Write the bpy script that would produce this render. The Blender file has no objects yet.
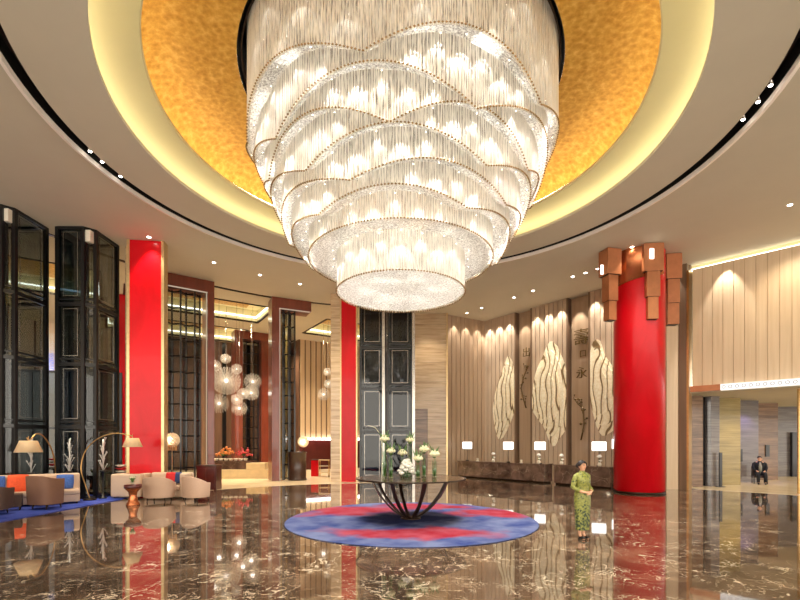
import bpy, bmesh, math, random
from mathutils import Vector, Matrix
random.seed(7)
PI = math.pi
SC = bpy.context.scene
COL = SC.collection
sin, cos = math.sin, math.cos
F, YH, CAMZ = 450.0, 442.5, 2.0            # focal length in pixels, horizon row, eye height
CEIL = 9.55
RX, RY = 0.02, 11.55                        # rotunda axis

def X(px, Y): return (px - 400) / F * Y
def Z(py, Y): return CAMZ + (YH - py) / F * Y
def on_ceiling(px, py, z=CEIL):
    Y = F * (z - CAMZ) / (YH - py); return X(px, Y), Y
def on_floor(px, py):
    Y = F * CAMZ / (py - YH); return X(px, Y), Y

# ------------------------------------------------------------------ materials
def newmat(name):
    m = bpy.data.materials.new(name); m.use_nodes = True
    nt = m.node_tree; nt.nodes.clear()
    out = nt.nodes.new('ShaderNodeOutputMaterial')
    return m, nt, out
def srgb(r, g, b):
    f = lambda c: (c/255/12.92) if c/255 <= .04045 else ((c/255+.055)/1.055)**2.4
    return (f(r), f(g), f(b), 1)
def setp(b, k, v):
    if k in b.inputs: b.inputs[k].default_value = v
def principled(nt, color, rough=.5, metal=0, coat=0, ior=1.5, spec=None):
    b = nt.nodes.new('ShaderNodeBsdfPrincipled')
    b.inputs['Base Color'].default_value = color
    b.inputs['Roughness'].default_value = rough
    b.inputs['Metallic'].default_value = metal
    setp(b, 'Coat Weight', coat); setp(b, 'Coat Roughness', .03); setp(b, 'IOR', ior)
    if spec is not None: setp(b, 'Specular IOR Level', spec)
    return b
def coords(nt, scale=(1,1,1), kind='Object', rot=(0,0,0)):
    t = nt.nodes.new('ShaderNodeTexCoord'); mp = nt.nodes.new('ShaderNodeMapping')
    mp.inputs['Scale'].default_value = scale; mp.inputs['Rotation'].default_value = rot
    nt.links.new(t.outputs[kind], mp.inputs['Vector']); return mp.outputs['Vector']
def noise(nt, vec, scale=5, detail=4, rough=.5, dist=0):
    n = nt.nodes.new('ShaderNodeTexNoise'); n.inputs['Scale'].default_value = scale
    n.inputs['Detail'].default_value = detail; n.inputs['Roughness'].default_value = rough
    n.inputs['Distortion'].default_value = dist
    nt.links.new(vec, n.inputs['Vector']); return n.outputs['Fac']
def ramp(nt, fac, stops, interp='LINEAR'):
    r = nt.nodes.new('ShaderNodeValToRGB'); cr = r.color_ramp; cr.interpolation = interp
    while len(cr.elements) < len(stops): cr.elements.new(.5)
    for e, (p, c) in zip(cr.elements, stops):
        e.position = p; e.color = c if len(c) == 4 else (*c, 1)
    nt.links.new(fac, r.inputs['Fac']); return r.outputs['Color']
def mixc(nt, fac, a, b, mode='MIX'):
    m = nt.nodes.new('ShaderNodeMix'); m.data_type = 'RGBA'; m.blend_type = mode
    for i, v in ((0, fac), (6, a), (7, b)):
        if hasattr(v, 'links') or hasattr(v, 'is_linked'): nt.links.new(v, m.inputs[i])
        else: m.inputs[i].default_value = v
    return m.outputs[2]
def math_(nt, op, a, b=None, c=None):
    m = nt.nodes.new('ShaderNodeMath'); m.operation = op
    for i, v in enumerate((a, b, c)):
        if v is None: continue
        if hasattr(v, 'is_linked'): nt.links.new(v, m.inputs[i])
        else: m.inputs[i].default_value = v
    return m.outputs[0]
def bump(nt, b, h, strength=.2, dist=.02):
    n = nt.nodes.new('ShaderNodeBump'); n.inputs['Strength'].default_value = strength
    n.inputs['Distance'].default_value = dist
    nt.links.new(h, n.inputs['Height']); nt.links.new(n.outputs['Normal'], b.inputs['Normal'])
def simple(name, col, rough=.5, metal=0, var=.12, scale=8, coat=0, ior=1.5, stretch=(1,1,1), bmp=0):
    m, nt, out = newmat(name)
    b = principled(nt, col, rough, metal, coat, ior)
    v = coords(nt, stretch); n = noise(nt, v, scale, 5, .6)
    lo = tuple(c*(1-var) for c in col[:3]) + (1,); hi = tuple(min(1, c*(1+var)) for c in col[:3]) + (1,)
    nt.links.new(ramp(nt, n, [(.3, lo), (.7, hi)]), b.inputs['Base Color'])
    if bmp: bump(nt, b, n, bmp, .01)
    nt.links.new(b.outputs[0], out.inputs[0]); return m
def emit(name, col, strength):
    m, nt, out = newmat(name)
    e = nt.nodes.new('ShaderNodeEmission'); e.inputs[0].default_value = col; e.inputs[1].default_value = strength
    nt.links.new(e.outputs[0], out.inputs[0]); return m

M = {}
M['ceiling'] = simple('ceiling_paint', srgb(206,198,176), .75, var=.02, scale=1)
M['cove'] = simple('cove_plaster', srgb(222,210,160), .7, var=.02, scale=1)
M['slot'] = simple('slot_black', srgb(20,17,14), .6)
M['lip'] = simple('ring_lip', srgb(252,242,230), .45, var=.03)  # whitened to make the groove lip look lit
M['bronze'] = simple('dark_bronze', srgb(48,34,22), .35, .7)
M['black'] = simple('black_frame', srgb(22,21,22), .28, .3, coat=.4)
M['silver'] = simple('silver_edge', srgb(190,185,178), .25, .9)
M['goldtrim'] = simple('gold_trim', srgb(214,186,136), .3, .75)
M['brass'] = simple('brushed_brass', srgb(196,156,98), .28, .9)
M['copper'] = simple('copper_sheet', srgb(196,118,76), .26, .85, var=.1, scale=2, stretch=(1,1,.2))
M['copperbox'] = simple('copper_cladding', srgb(176,112,72), .42, .35, var=.1, scale=4)
M['redwood'] = simple('reddish_wood', srgb(116,52,34), .3, 0, var=.22, scale=6, coat=.5, stretch=(1,1,.15))
M['darkwood'] = simple('dark_wood', srgb(60,38,28), .35, 0, var=.25, scale=6, coat=.3, stretch=(1,1,.15))
M['cream'] = simple('cream_stone', srgb(228,205,160), .3, var=.08, scale=3, coat=.3)
M['whitestone'] = simple('white_stone', srgb(235,225,205), .3, var=.05, scale=3)
M['sofa'] = simple('sofa_fabric', srgb(206,180,156), .85, var=.06, scale=60, bmp=.2)
M['chairfab'] = simple('chair_fabric', srgb(190,158,134), .85, var=.12, scale=70, bmp=.3)
M['wicker'] = simple('woven_brown', srgb(128,92,72), .7, var=.3, scale=90, bmp=.5)
M['wickerdark'] = simple('woven_dark', srgb(84,62,50), .7, var=.25, scale=90, bmp=.5)
M['blue'] = simple('blue_cushion', srgb(60,96,170), .8, var=.45, scale=30)
M['orange'] = simple('orange_cushion', srgb(232,88,44), .8, var=.1, scale=20)
M['redcush'] = simple('red_cushion', srgb(196,32,36), .8, var=.1, scale=20)
M['navy'] = simple('navy_cushion', srgb(38,58,104), .8, var=.3, scale=20)
M['beigecush'] = simple('beige_cushion', srgb(206,190,150), .8, var=.1, scale=20)
M['maroon'] = simple('maroon_lacquer', srgb(78,22,20), .3, var=.15, coat=.4)
M['tabletop'] = simple('bronze_tabletop', srgb(92,68,48), .2, .1, var=.2, scale=3, coat=.3)
M['tableleg'] = simple('dark_walnut_metal', srgb(46,30,22), .35, .2)
M['skin'] = simple('skin', srgb(222,168,134), .5, var=.03)
M['hair'] = simple('black_hair', srgb(26,15,10), .75, var=.2, scale=40, stretch=(1,1,.1))
M['shoe'] = simple('black_leather', srgb(16,14,14), .3)
M['navyback'] = simple('night_backing', srgb(34,40,54), .4)
M['suit'] = simple('dark_suit', srgb(22,24,32), .8)
M['shirt'] = simple('grey_shirt', srgb(150,150,140), .8)
M['lip_red'] = simple('lipstick', srgb(176,44,48), .4)
M['petal'] = simple('ivory_petals', srgb(240,236,196), .6, var=.06, scale=30)
M['whitepetal'] = simple('white_petals', srgb(245,242,232), .6, var=.04, scale=30)
M['leaf'] = simple('green_leaf', srgb(88,124,60), .5, var=.3, scale=20)
M['orangeflower'] = simple('orange_blossom', srgb(206,124,60), .6, var=.3, scale=30)
M['redflower'] = simple('pink_red_blossom', srgb(190,60,66), .6, var=.3, scale=30)
M['gravel'] = simple('pebbles', srgb(150,140,110), .6, var=.3, scale=40)
M['char'] = simple('antique_gold_relief', srgb(104,80,40), .4, .3)
M['bulb'] = emit('warm_led', (1,.93,.8,1), 8)
M['down'] = emit('downlight_lens', (1,.94,.84,1), 18)
M['shade_glow'] = emit('glowing_shade', (1,.97,.92,1), 2.6)
M['slot_glow'] = emit('lit_slot', (1,.96,.9,1), 4)
M['covestrip'] = emit('cove_strip', (1,.94,.78,1), 5)
M['goldstrip'] = emit('gold_cove_strip', (1,.86,.62,1), 15)
M['led_line'] = emit('led_line', (1,.78,.56,1), .45)
M['whiteled'] = emit('white_led', (1,.97,.93,1), 12)

def red_panel():
    m, nt, out = newmat('red_lacquer')
    b = principled(nt, srgb(212,4,20), .3, 0, coat=.12, spec=.25)
    v = coords(nt, (1,1,.5)); n = noise(nt, v, 1.2, 6, .6, 1)
    nt.links.new(ramp(nt, n, [(.3, srgb(192,2,14)), (.7, srgb(210,4,24))]), b.inputs['Base Color'])
    nt.links.new(b.outputs[0], out.inputs[0]); return m
M['red'] = red_panel()

def floor_mat():
    m, nt, out = newmat('polished_dark_emperador_marble')
    b = principled(nt, (.05,.03,.02,1), .04, 0, coat=.5, ior=1.6)
    setp(b, 'Coat IOR', 1.5)
    v = coords(nt, (1,1,1))
    base = ramp(nt, noise(nt, v, .9, 9, .68, 1.2), [(.28, srgb(46,34,26)), (.5, srgb(88,68,52)), (.72, srgb(150,124,98))])
    # veins from distorted voronoi cell borders
    wn = nt.nodes.new('ShaderNodeTexNoise'); wn.inputs['Scale'].default_value = 1.6; wn.inputs['Detail'].default_value = 6
    nt.links.new(v, wn.inputs['Vector'])
    add = nt.nodes.new('ShaderNodeMix'); add.data_type = 'VECTOR'; add.inputs[0].default_value = .5
    nt.links.new(v, add.inputs[4]); nt.links.new(wn.outputs['Color'], add.inputs[5])
    def ridge(sc, w, dist):
        n = noise(nt, add.outputs[1], sc, 3, .5, dist)
        return ramp(nt, math_(nt, 'ABSOLUTE', math_(nt, 'SUBTRACT', n, .5)), [(0, (1,1,1)), (w*.5, (.4,.4,.4)), (w, (0,0,0))])
    vm = mixc(nt, 1.0, ridge(2.8, .011, .6), mixc(nt, .8, (0,0,0,1), ridge(7.5, .012, .3)), 'ADD')
    patch = ramp(nt, noise(nt, v, 1.1, 3), [(.36, (0,0,0)), (.58, (1,1,1))])
    mask = mixc(nt, 1.0, vm, patch, 'MULTIPLY')
    col = mixc(nt, mask, base, srgb(240,222,190))
    # slab joints
    br = nt.nodes.new('ShaderNodeTexBrick'); br.offset = 0; br.inputs['Scale'].default_value = 1
    br.inputs['Mortar Size'].default_value = .004; br.inputs['Brick Width'].default_value = 1.2; br.inputs['Row Height'].default_value = 1.2
    br.inputs['Color1'].default_value = (1,1,1,1); br.inputs['Color2'].default_value = (.82,.82,.82,1); br.inputs['Mortar'].default_value = (.35,.35,.35,1)
    nt.links.new(v, br.inputs['Vector'])
    col = mixc(nt, 1.0, col, br.outputs['Color'], 'MULTIPLY')
    nt.links.new(col, b.inputs['Base Color'])
    bump(nt, b, noise(nt, v, .55, 2), .06, .02)
    nt.links.new(b.outputs[0], out.inputs[0]); return m
M['floor'] = floor_mat()

def travertine(name, c1, c2, c3, rough=.25, zs=9, coat=.3):
    m, nt, out = newmat(name)
    b = principled(nt, c1, rough, 0, coat)
    v = coords(nt, (.4,.4,zs*.6)); n = noise(nt, v, 1.4, 8, .65, .4)
    c = ramp(nt, n, [(.3, c1), (.5, c2), (.7, c3)])
    sx = nt.nodes.new('ShaderNodeSeparateXYZ'); nt.links.new(coords(nt), sx.inputs[0])
    j = math_(nt, 'FRACT', math_(nt, 'MULTIPLY', sx.outputs['Z'], .9))
    jm = ramp(nt, j, [(0, (.6,.6,.6)), (.012, (.6,.6,.6)), (.016, (1,1,1))])
    c = mixc(nt, 1.0, c, jm, 'MULTIPLY')
    nt.links.new(c, b.inputs['Base Color']); nt.links.new(b.outputs[0], out.inputs[0]); return m
M['trav'] = travertine('veined_travertine', srgb(168,138,104), srgb(200,172,136), srgb(222,198,164))
M['trav_olive'] = travertine('olive_travertine', srgb(120,104,56), srgb(154,134,78), srgb(178,158,100))
M['trav_dark'] = travertine('brown_travertine', srgb(96,70,50), srgb(130,98,72), srgb(160,126,96))
M['grey_stone'] = travertine('grey_stone', srgb(92,86,84), srgb(120,112,110), srgb(142,134,130))
M['creamfloor'] = simple('cream_floor', srgb(232,214,180), .22, var=.08, scale=1.2)

def wood_wall(name, base, dark, zs=.12):
    m, nt, out = newmat(name)
    b = principled(nt, base, .42, 0, .15)
    v = coords(nt, (3,3,zs)); n = noise(nt, v, 2.4, 6, .6, .3)
    nt.links.new(ramp(nt, n, [(.3, dark), (.7, base)]), b.inputs['Base Color'])
    nt.links.new(b.outputs[0], out.inputs[0]); return m
M['slat'] = wood_wall('pale_wood_slat', srgb(196,172,146), srgb(178,154,128))
M['slat_back'] = wood_wall('groove_brown', srgb(126,100,76), srgb(106,82,62))
M['slat_mid'] = wood_wall('tan_wood_panel', srgb(178,152,124), srgb(160,132,104))
M['slat_cream'] = wood_wall('cream_wood_slat', srgb(216,192,158), srgb(202,176,142))
M['slat_tan'] = wood_wall('tan_groove', srgb(190,160,124), srgb(176,146,110))
M['slat_red'] = wood_wall('lounge_wood', srgb(122,92,72), srgb(90,64,50))

def gold_mat():
    m, nt, out = newmat('gold_leaf')
    b = principled(nt, srgb(214,150,40), .5, .35)
    v = coords(nt)
    vo = nt.nodes.new('ShaderNodeTexVoronoi'); vo.inputs['Scale'].default_value = 7
    nt.links.new(v, vo.inputs['Vector'])
    n = noise(nt, v, 9, 6, .7)
    f = math_(nt, 'ADD', math_(nt, 'MULTIPLY', vo.outputs['Distance'], .35), math_(nt, 'MULTIPLY', n, .8))
    nt.links.new(ramp(nt, f, [(.3, srgb(172,122,34)), (.6, srgb(208,162,66)), (.85, srgb(232,194,104))]), b.inputs['Base Color'])
    bump(nt, b, f, .35, .02)
    nt.links.new(b.outputs[0], out.inputs[0]); return m
M['gold'] = gold_mat()

def glass_mat(name, tint, refl=.9):
    m, nt, out = newmat(name)
    t = nt.nodes.new('ShaderNodeBsdfTransparent'); t.inputs[0].default_value = tint
    g = nt.nodes.new('ShaderNodeBsdfGlossy'); g.inputs[0].default_value = (refl,refl,refl,1); g.inputs['Roughness'].default_value = .03
    fr = nt.nodes.new('ShaderNodeFresnel'); fr.inputs[0].default_value = 1.6
    mx = nt.nodes.new('ShaderNodeMixShader')
    ge = nt.nodes.new('ShaderNodeNewGeometry'); nt.links.new(math_(nt, 'MULTIPLY', fr.outputs[0], math_(nt, 'SUBTRACT', 1.0, ge.outputs['Backfacing'])), mx.inputs[0]); nt.links.new(t.outputs[0], mx.inputs[1]); nt.links.new(g.outputs[0], mx.inputs[2])
    nt.links.new(mx.outputs[0], out.inputs[0]); return m
M['darkglass'] = glass_mat('smoked_glass', (.66,.69,.70,1))
M['smokeglass'] = glass_mat('deep_smoked_glass', (.36,.42,.47,1))
M['glass'] = glass_mat('clear_glass', (.9,.95,.92,1))

def crystal(name, col, trans, stripe=0, gloss=.12, freq=30):
    m, nt, out = newmat(name)
    d = nt.nodes.new('ShaderNodeBsdfDiffuse'); d.inputs[0].default_value = col
    t = nt.nodes.new('ShaderNodeBsdfTranslucent'); t.inputs[0].default_value = col
    g = nt.nodes.new('ShaderNodeBsdfGlossy'); g.inputs['Roughness'].default_value = .25
    m1 = nt.nodes.new('ShaderNodeMixShader'); m1.inputs[0].default_value = .5
    m2 = nt.nodes.new('ShaderNodeMixShader'); m2.inputs[0].default_value = gloss
    m3 = nt.nodes.new('ShaderNodeMixShader'); m3.inputs[0].default_value = trans
    tr = nt.nodes.new('ShaderNodeBsdfTransparent')
    L = nt.links
    L.new(d.outputs[0], m1.inputs[1]); L.new(t.outputs[0], m1.inputs[2])
    L.new(m1.outputs[0], m2.inputs[1]); L.new(g.outputs[0], m2.inputs[2])
    L.new(m2.outputs[0], m3.inputs[1]); L.new(tr.outputs[0], m3.inputs[2])
    if stripe:
        # beads on vertical strands: fine speckle squeezed sideways
        v = coords(nt, (1,1,stripe)); n = noise(nt, v, freq, 2, .7)
        f = ramp(nt, n, [(.42, (trans*.35,)*3), (.62, (min(1, trans*2.0),)*3)])
        L.new(f, m3.inputs[0])
        cc = ramp(nt, n, [(.35, tuple(min(1, c*1.15) for c in col[:3])), (.65, tuple(c*.68 for c in col[:3]))])
        L.new(cc, d.inputs[0]); L.new(cc, t.inputs[0])
    L.new(m3.outputs[0], out.inputs[0]); return m
M['strand'] = crystal('crystal_strands', (.90,.86,.78,1), .05)
M['sheet'] = crystal('crystal_curtain', (.82,.78,.69,1), .30, stripe=.05, freq=60)
M['net'] = crystal('crystal_net', (.92,.89,.83,1), .25, stripe=1, freq=26)
M['bead'] = simple('antique_gold_bead', srgb(168,134,84), .25, .6)
M['starglass'] = crystal('frosted_rods', (.95,.93,.9,1), .1, gloss=.3)
M['bluecrystal'] = crystal('blue_crystal', (.35,.45,.95,1), .1, gloss=.2)
M['lampshade'] = crystal('lamp_linen', (.95,.80,.55,1), .05, gloss=.02)
M['paper'] = crystal('paper_lantern', (.95,.85,.68,1), .05, gloss=.02)

def rug_mat(name, blobs, navy=None, base=((50,64,116),(104,112,144))):
    m, nt, out = newmat(name)
    b = principled(nt, (0,0,0,1), .95); setp(b, 'Specular IOR Level', .1)
    v = coords(nt)
    wn = nt.nodes.new('ShaderNodeTexNoise'); wn.inputs['Scale'].default_value = .9; wn.inputs['Detail'].default_value = 6
    nt.links.new(v, wn.inputs['Vector'])
    vm = nt.nodes.new('ShaderNodeVectorMath'); vm.operation = 'MULTIPLY_ADD'
    vm.inputs[1].default_value = (3.0,2.4,0); nt.links.new(wn.outputs['Color'], vm.inputs[0]); nt.links.new(v, vm.inputs[2])
    off = nt.nodes.new('ShaderNodeVectorMath'); off.operation = 'SUBTRACT'; off.inputs[1].default_value = (1.5,1.2,0)
    nt.links.new(vm.outputs[0], off.inputs[0])
    def blob(cx, cy, sx, sy):
        mp = nt.nodes.new('ShaderNodeMapping'); mp.inputs['Location'].default_value = (-cx/sx, -cy/sy, 0); mp.inputs['Scale'].default_value = (1/sx, 1/sy, 0)
        nt.links.new(off.outputs[0], mp.inputs[0])
        l = nt.nodes.new('ShaderNodeVectorMath'); l.operation = 'LENGTH'; nt.links.new(mp.outputs[0], l.inputs[0])
        return l.outputs['Value']
    d = None
    for q in blobs:
        k = blob(*q); d = k if d is None else math_(nt, 'MINIMUM', d, k)
    red = ramp(nt, d, [(.55, (1,1,1)), (1.0, (.0,.0,.0))])
    blues = ramp(nt, noise(nt, v, 1.3, 5), [(.35, srgb(*base[0])), (.65, srgb(*base[1]))])
    reds = ramp(nt, noise(nt, v, 1.7, 6), [(.35, srgb(140,30,44)), (.7, srgb(158,74,88))])
    c = mixc(nt, red, blues, reds)
    if navy:
        k = ramp(nt, blob(*navy), [(.6, (1,1,1)), (.95, (0,0,0))])  # navy centre: carpet tone with the table's shadow painted in
        c = mixc(nt, k, c, srgb(36,44,84))
    nt.links.new(c, b.inputs['Base Color']); bump(nt, b, noise(nt, v, 120, 2), .3, .01)
    nt.links.new(b.outputs[0], out.inputs[0]); return m
M['rug'] = rug_mat('red_blue_carpet', [(-1.7,1.4,2.0,1.1), (.4,2.3,1.9,.7), (2.2,1.0,1.4,.9), (-.1,-1.8,2.3,.8)], (0,-.05,1.7,.9))
M['bluerug'] = rug_mat('blue_violet_carpet', [(-1.8,-2.9,1.4,1.3)], None, ((48,70,160),(84,98,190)))

def leafrelief_mat():
    m, nt, out = newmat('carved_cream_relief')
    b = principled(nt, srgb(226,204,150), .4, .1)
    v = coords(nt, (1,1,.45))
    w = nt.nodes.new('ShaderNodeTexNoise'); w.inputs['Scale'].default_value = .9; w.inputs['Detail'].default_value = 1.0
    nt.links.new(v, w.inputs['Vector'])
    sx = nt.nodes.new('ShaderNodeSeparateXYZ'); nt.links.new(coords(nt), sx.inputs[0])
    s = math_(nt, 'SINE', math_(nt, 'ADD', math_(nt, 'MULTIPLY', sx.outputs['X'], 17), math_(nt, 'MULTIPLY', w.outputs['Fac'], 26)))
    s = math_(nt, 'MULTIPLY_ADD', s, .5, .5)
    fine = noise(nt, coords(nt), 9, 5, .7)
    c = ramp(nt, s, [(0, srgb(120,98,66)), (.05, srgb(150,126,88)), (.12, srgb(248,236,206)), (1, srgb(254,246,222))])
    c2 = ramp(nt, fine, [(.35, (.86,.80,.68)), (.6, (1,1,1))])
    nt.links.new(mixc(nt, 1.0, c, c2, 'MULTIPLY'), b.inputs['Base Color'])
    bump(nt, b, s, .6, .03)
    nt.links.new(b.outputs[0], out.inputs[0]); return m
M['relief'] = leafrelief_mat()

def dress_mat():
    m, nt, out = newmat('green_silk_brocade')
    b = principled(nt, srgb(168,164,60), .45)
    v = coords(nt)
    sx = nt.nodes.new('ShaderNodeSeparateXYZ'); nt.links.new(v, sx.inputs[0])
    base = ramp(nt, noise(nt, v, 26, 3), [(.4, srgb(126,128,54)), (.7, srgb(160,162,84))])
    n = noise(nt, v, 22, 4, .7)
    z = ramp(nt, sx.outputs['Z'], [(.38, (1,1,1)), (.85, (0,0,0))])
    th = math_(nt, 'ADD', n, math_(nt, 'MULTIPLY', z, .10))
    pat = ramp(nt, th, [(.56, (0,0,0)), (.6, (1,1,1))])
    c = mixc(nt, pat, base, srgb(30,52,34))
    nt.links.new(c, b.inputs['Base Color']); nt.links.new(b.outputs[0], out.inputs[0]); return m
M['dress'] = dress_mat()

def emperador_counter():
    m, nt, out = newmat('dark_marble_veined')
    b = principled(nt, (.03,.02,.02,1), .1, 0, .6)
    v = coords(nt)
    base = ramp(nt, noise(nt, v, 2.2, 6), [(.3, srgb(70,52,44)), (.7, srgb(124,98,84))])
    wn = nt.nodes.new('ShaderNodeTexNoise'); wn.inputs['Scale'].default_value = 2; wn.inputs['Detail'].default_value = 5
    nt.links.new(v, wn.inputs['Vector'])
    add = nt.nodes.new('ShaderNodeMix'); add.data_type = 'VECTOR'; add.inputs[0].default_value = .4
    nt.links.new(v, add.inputs[4]); nt.links.new(wn.outputs['Color'], add.inputs[5])
    vo = nt.nodes.new('ShaderNodeTexVoronoi'); vo.feature = 'DISTANCE_TO_EDGE'; vo.inputs['Scale'].default_value = 2.6
    nt.links.new(add.outputs[1], vo.inputs['Vector'])
    vm = ramp(nt, vo.outputs['Distance'], [(0, (.7,.7,.7)), (.014, (0,0,0))])
    nt.links.new(mixc(nt, vm, base, srgb(170,150,130)), b.inputs['Base Color'])
    nt.links.new(b.outputs[0], out.inputs[0]); return m
M['counter'] = emperador_counter()

def ledband_mat():
    m, nt, out = newmat('perforated_light_band')
    v = coords(nt)
    sx = nt.nodes.new('ShaderNodeSeparateXYZ'); nt.links.new(v, sx.inputs[0])
    a = math_(nt, 'SUBTRACT', math_(nt, 'FRACT', math_(nt, 'MULTIPLY', sx.outputs['X'], 4.6)), .5)
    zc = math_(nt, 'MULTIPLY', sx.outputs['Z'], 4.6)
    r = math_(nt, 'SQRT', math_(nt, 'ADD', math_(nt, 'MULTIPLY', a, a), math_(nt, 'MULTIPLY', zc, zc)))
    ringm = math_(nt, 'LESS_THAN', math_(nt, 'ABSOLUTE', math_(nt, 'SUBTRACT', r, .26)), .05)
    e = nt.nodes.new('ShaderNodeEmission')
    nt.links.new(mixc(nt, ringm, (1,.97,.92,1), (.35,.3,.28,1)), e.inputs[0]); e.inputs[1].default_value = 1.15
    nt.links.new(e.outputs[0], out.inputs[0]); return m
M['ledband'] = ledband_mat()

# ------------------------------------------------------------------ mesh builder
class MB:
    def __init__(s): s.v = []; s.f = []; s.sm = []
    def add(s, vs, fs, smooth=False):
        n = len(s.v); s.v += [tuple(p) for p in vs]
        s.f += [tuple(i+n for i in f) for f in fs]; s.sm += [smooth]*len(fs); return s
    def box(s, x0, y0, z0, x1, y1, z1):
        vs = [(x0,y0,z0),(x1,y0,z0),(x1,y1,z0),(x0,y1,z0),(x0,y0,z1),(x1,y0,z1),(x1,y1,z1),(x0,y1,z1)]
        return s.add(vs, [(0,3,2,1),(4,5,6,7),(0,1,5,4),(1,2,6,5),(2,3,7,6),(3,0,4,7)])
    def bar(s, p, q, w, t, z0, z1):
        """box whose plan is the segment p-q, w thick (t = offset of its centre line to the left)"""
        d = Vector((q[0]-p[0], q[1]-p[1])).normalized(); n = Vector((-d.y, d.x))
        P = [Vector(p)+n*(t-w/2), Vector(q)+n*(t-w/2), Vector(q)+n*(t+w/2), Vector(p)+n*(t+w/2)]
        vs = [(a.x,a.y,z0) for a in P] + [(a.x,a.y,z1) for a in P]
        return s.add(vs, [(0,3,2,1),(4,5,6,7),(0,1,5,4),(1,2,6,5),(2,3,7,6),(3,0,4,7)])
    def prism(s, pts, z0, z1):
        n = len(pts)
        vs = [(x,y,z0) for x, y in pts] + [(x,y,z1) for x, y in pts]
        return s.add(vs, [tuple(range(n))[::-1], tuple(range(n,2*n))] + [(i,(i+1)%n,(i+1)%n+n,i+n) for i in range(n)])
    def lathe(s, prof, n=32, c=(0,0), a0=0, a1=2*PI, smooth=True, squash=1, power=None):
        full = abs(a1-a0-2*PI) < 1e-6; m = n if full else n+1; vs = []
        for i in range(m):
            a = a0+(a1-a0)*i/n; ca, sa = cos(a), sin(a)
            if power:
                ca = math.copysign(abs(ca)**power, ca); sa = math.copysign(abs(sa)**power, sa)
            for r, z in prof: vs.append((c[0]+r*ca, c[1]+r*sa*squash, z))
        k = len(prof); fs = []
        for i in range(n):
            j = (i+1) % m
            for q in range(k-1): fs.append((i*k+q, j*k+q, j*k+q+1, i*k+q+1))
        return s.add(vs, fs, smooth)
    def tube(s, pts, r, n=8, smooth=True, cap=True):
        pts = [Vector(p) for p in pts]; rs = r if isinstance(r, (list, tuple)) else [r]*len(pts)
        vs = []; up = None
        for i, p in enumerate(pts):
            d = (pts[min(i+1, len(pts)-1)] - pts[max(i-1, 0)]).normalized()
            if up is None: up = Vector((0,0,1)) if abs(d.z) < .9 else Vector((1,0,0))
            a = d.cross(up).normalized(); b = a.cross(d).normalized(); up = b
            for k in range(n):
                t = 2*PI*k/n; vs.append(p + a*cos(t)*rs[i] + b*sin(t)*rs[i])
        fs = [(i*n+k, i*n+(k+1)%n, (i+1)*n+(k+1)%n, (i+1)*n+k) for i in range(len(pts)-1) for k in range(n)]
        if cap: fs += [tuple(range(n))[::-1], tuple(range((len(pts)-1)*n, len(pts)*n))]
        return s.add(vs, fs, smooth)
    def ball(s, c, r, seg=10, rings=7, sc=(1,1,1)):
        vs = [(c[0],c[1],c[2]+r*sc[2])]
        for i in range(1, rings):
            t = PI*i/rings
            for k in range(seg):
                a = 2*PI*k/seg; vs.append((c[0]+r*sc[0]*sin(t)*cos(a), c[1]+r*sc[1]*sin(t)*sin(a), c[2]+r*sc[2]*cos(t)))
        vs.append((c[0],c[1],c[2]-r*sc[2])); fs = []
        for k in range(seg):
            fs.append((0, 1+k, 1+(k+1)%seg)); last = len(vs)-1; b = 1+(rings-2)*seg
            fs.append((last, b+(k+1)%seg, b+k))
        for i in range(rings-2):
            for k in range(seg):
                a = 1+i*seg; fs.append((a+k, a+seg+k, a+seg+(k+1)%seg, a+(k+1)%seg))
        return s.add(vs, fs, True)
    def octa(s, c, r):
        x, y, z = c
        return s.add([(x+r,y,z),(x-r,y,z),(x,y+r,z),(x,y-r,z),(x,y,z+r),(x,y,z-r)],
                     [(0,2,4),(2,1,4),(1,3,4),(3,0,4),(2,0,5),(1,2,5),(3,1,5),(0,3,5)], True)
    def strand(s, x, y, z0, z1, r):
        vs = []
        for z in (z0, z1):
            for k in range(3):
                a = 2*PI*k/3+.3; vs.append((x+r*cos(a), y+r*sin(a), z))
        return s.add(vs, [(0,1,4,3),(1,2,5,4),(2,0,3,5)], True)
    def rod(s, p, q, r):
        p = Vector(p); q = Vector(q); d = (q-p).normalized()
        a = d.orthogonal().normalized(); b = d.cross(a); vs = []
        for e in (p, q):
            for k in range(3):
                t = 2*PI*k/3; vs.append(e + a*cos(t)*r + b*sin(t)*r)
        return s.add(vs, [(0,1,4,3),(1,2,5,4),(2,0,3,5)])
    def build(s, name, mat, parent=None, bevel=0, subsurf=0, loc=None, rz=0):
        me = bpy.data.meshes.new(name); me.from_pydata(s.v, [], s.f); me.validate()
        me.polygons.foreach_set('use_smooth', (s.sm + [False]*len(me.polygons))[:len(me.polygons)])
        me.update(); me.materials.append(mat)
        o = bpy.data.objects.new(name, me); COL.objects.link(o)
        if parent is not None: o.parent = parent
        if loc is not None: o.location = loc
        o.rotation_euler.z = rz
        if bevel:
            b = o.modifiers.new('bevel', 'BEVEL'); b.width = bevel; b.segments = 3; b.limit_method = 'ANGLE'
        if subsurf:
            b = o.modifiers.new('sub', 'SUBSURF'); b.levels = b.render_levels = subsurf
        return o

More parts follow.
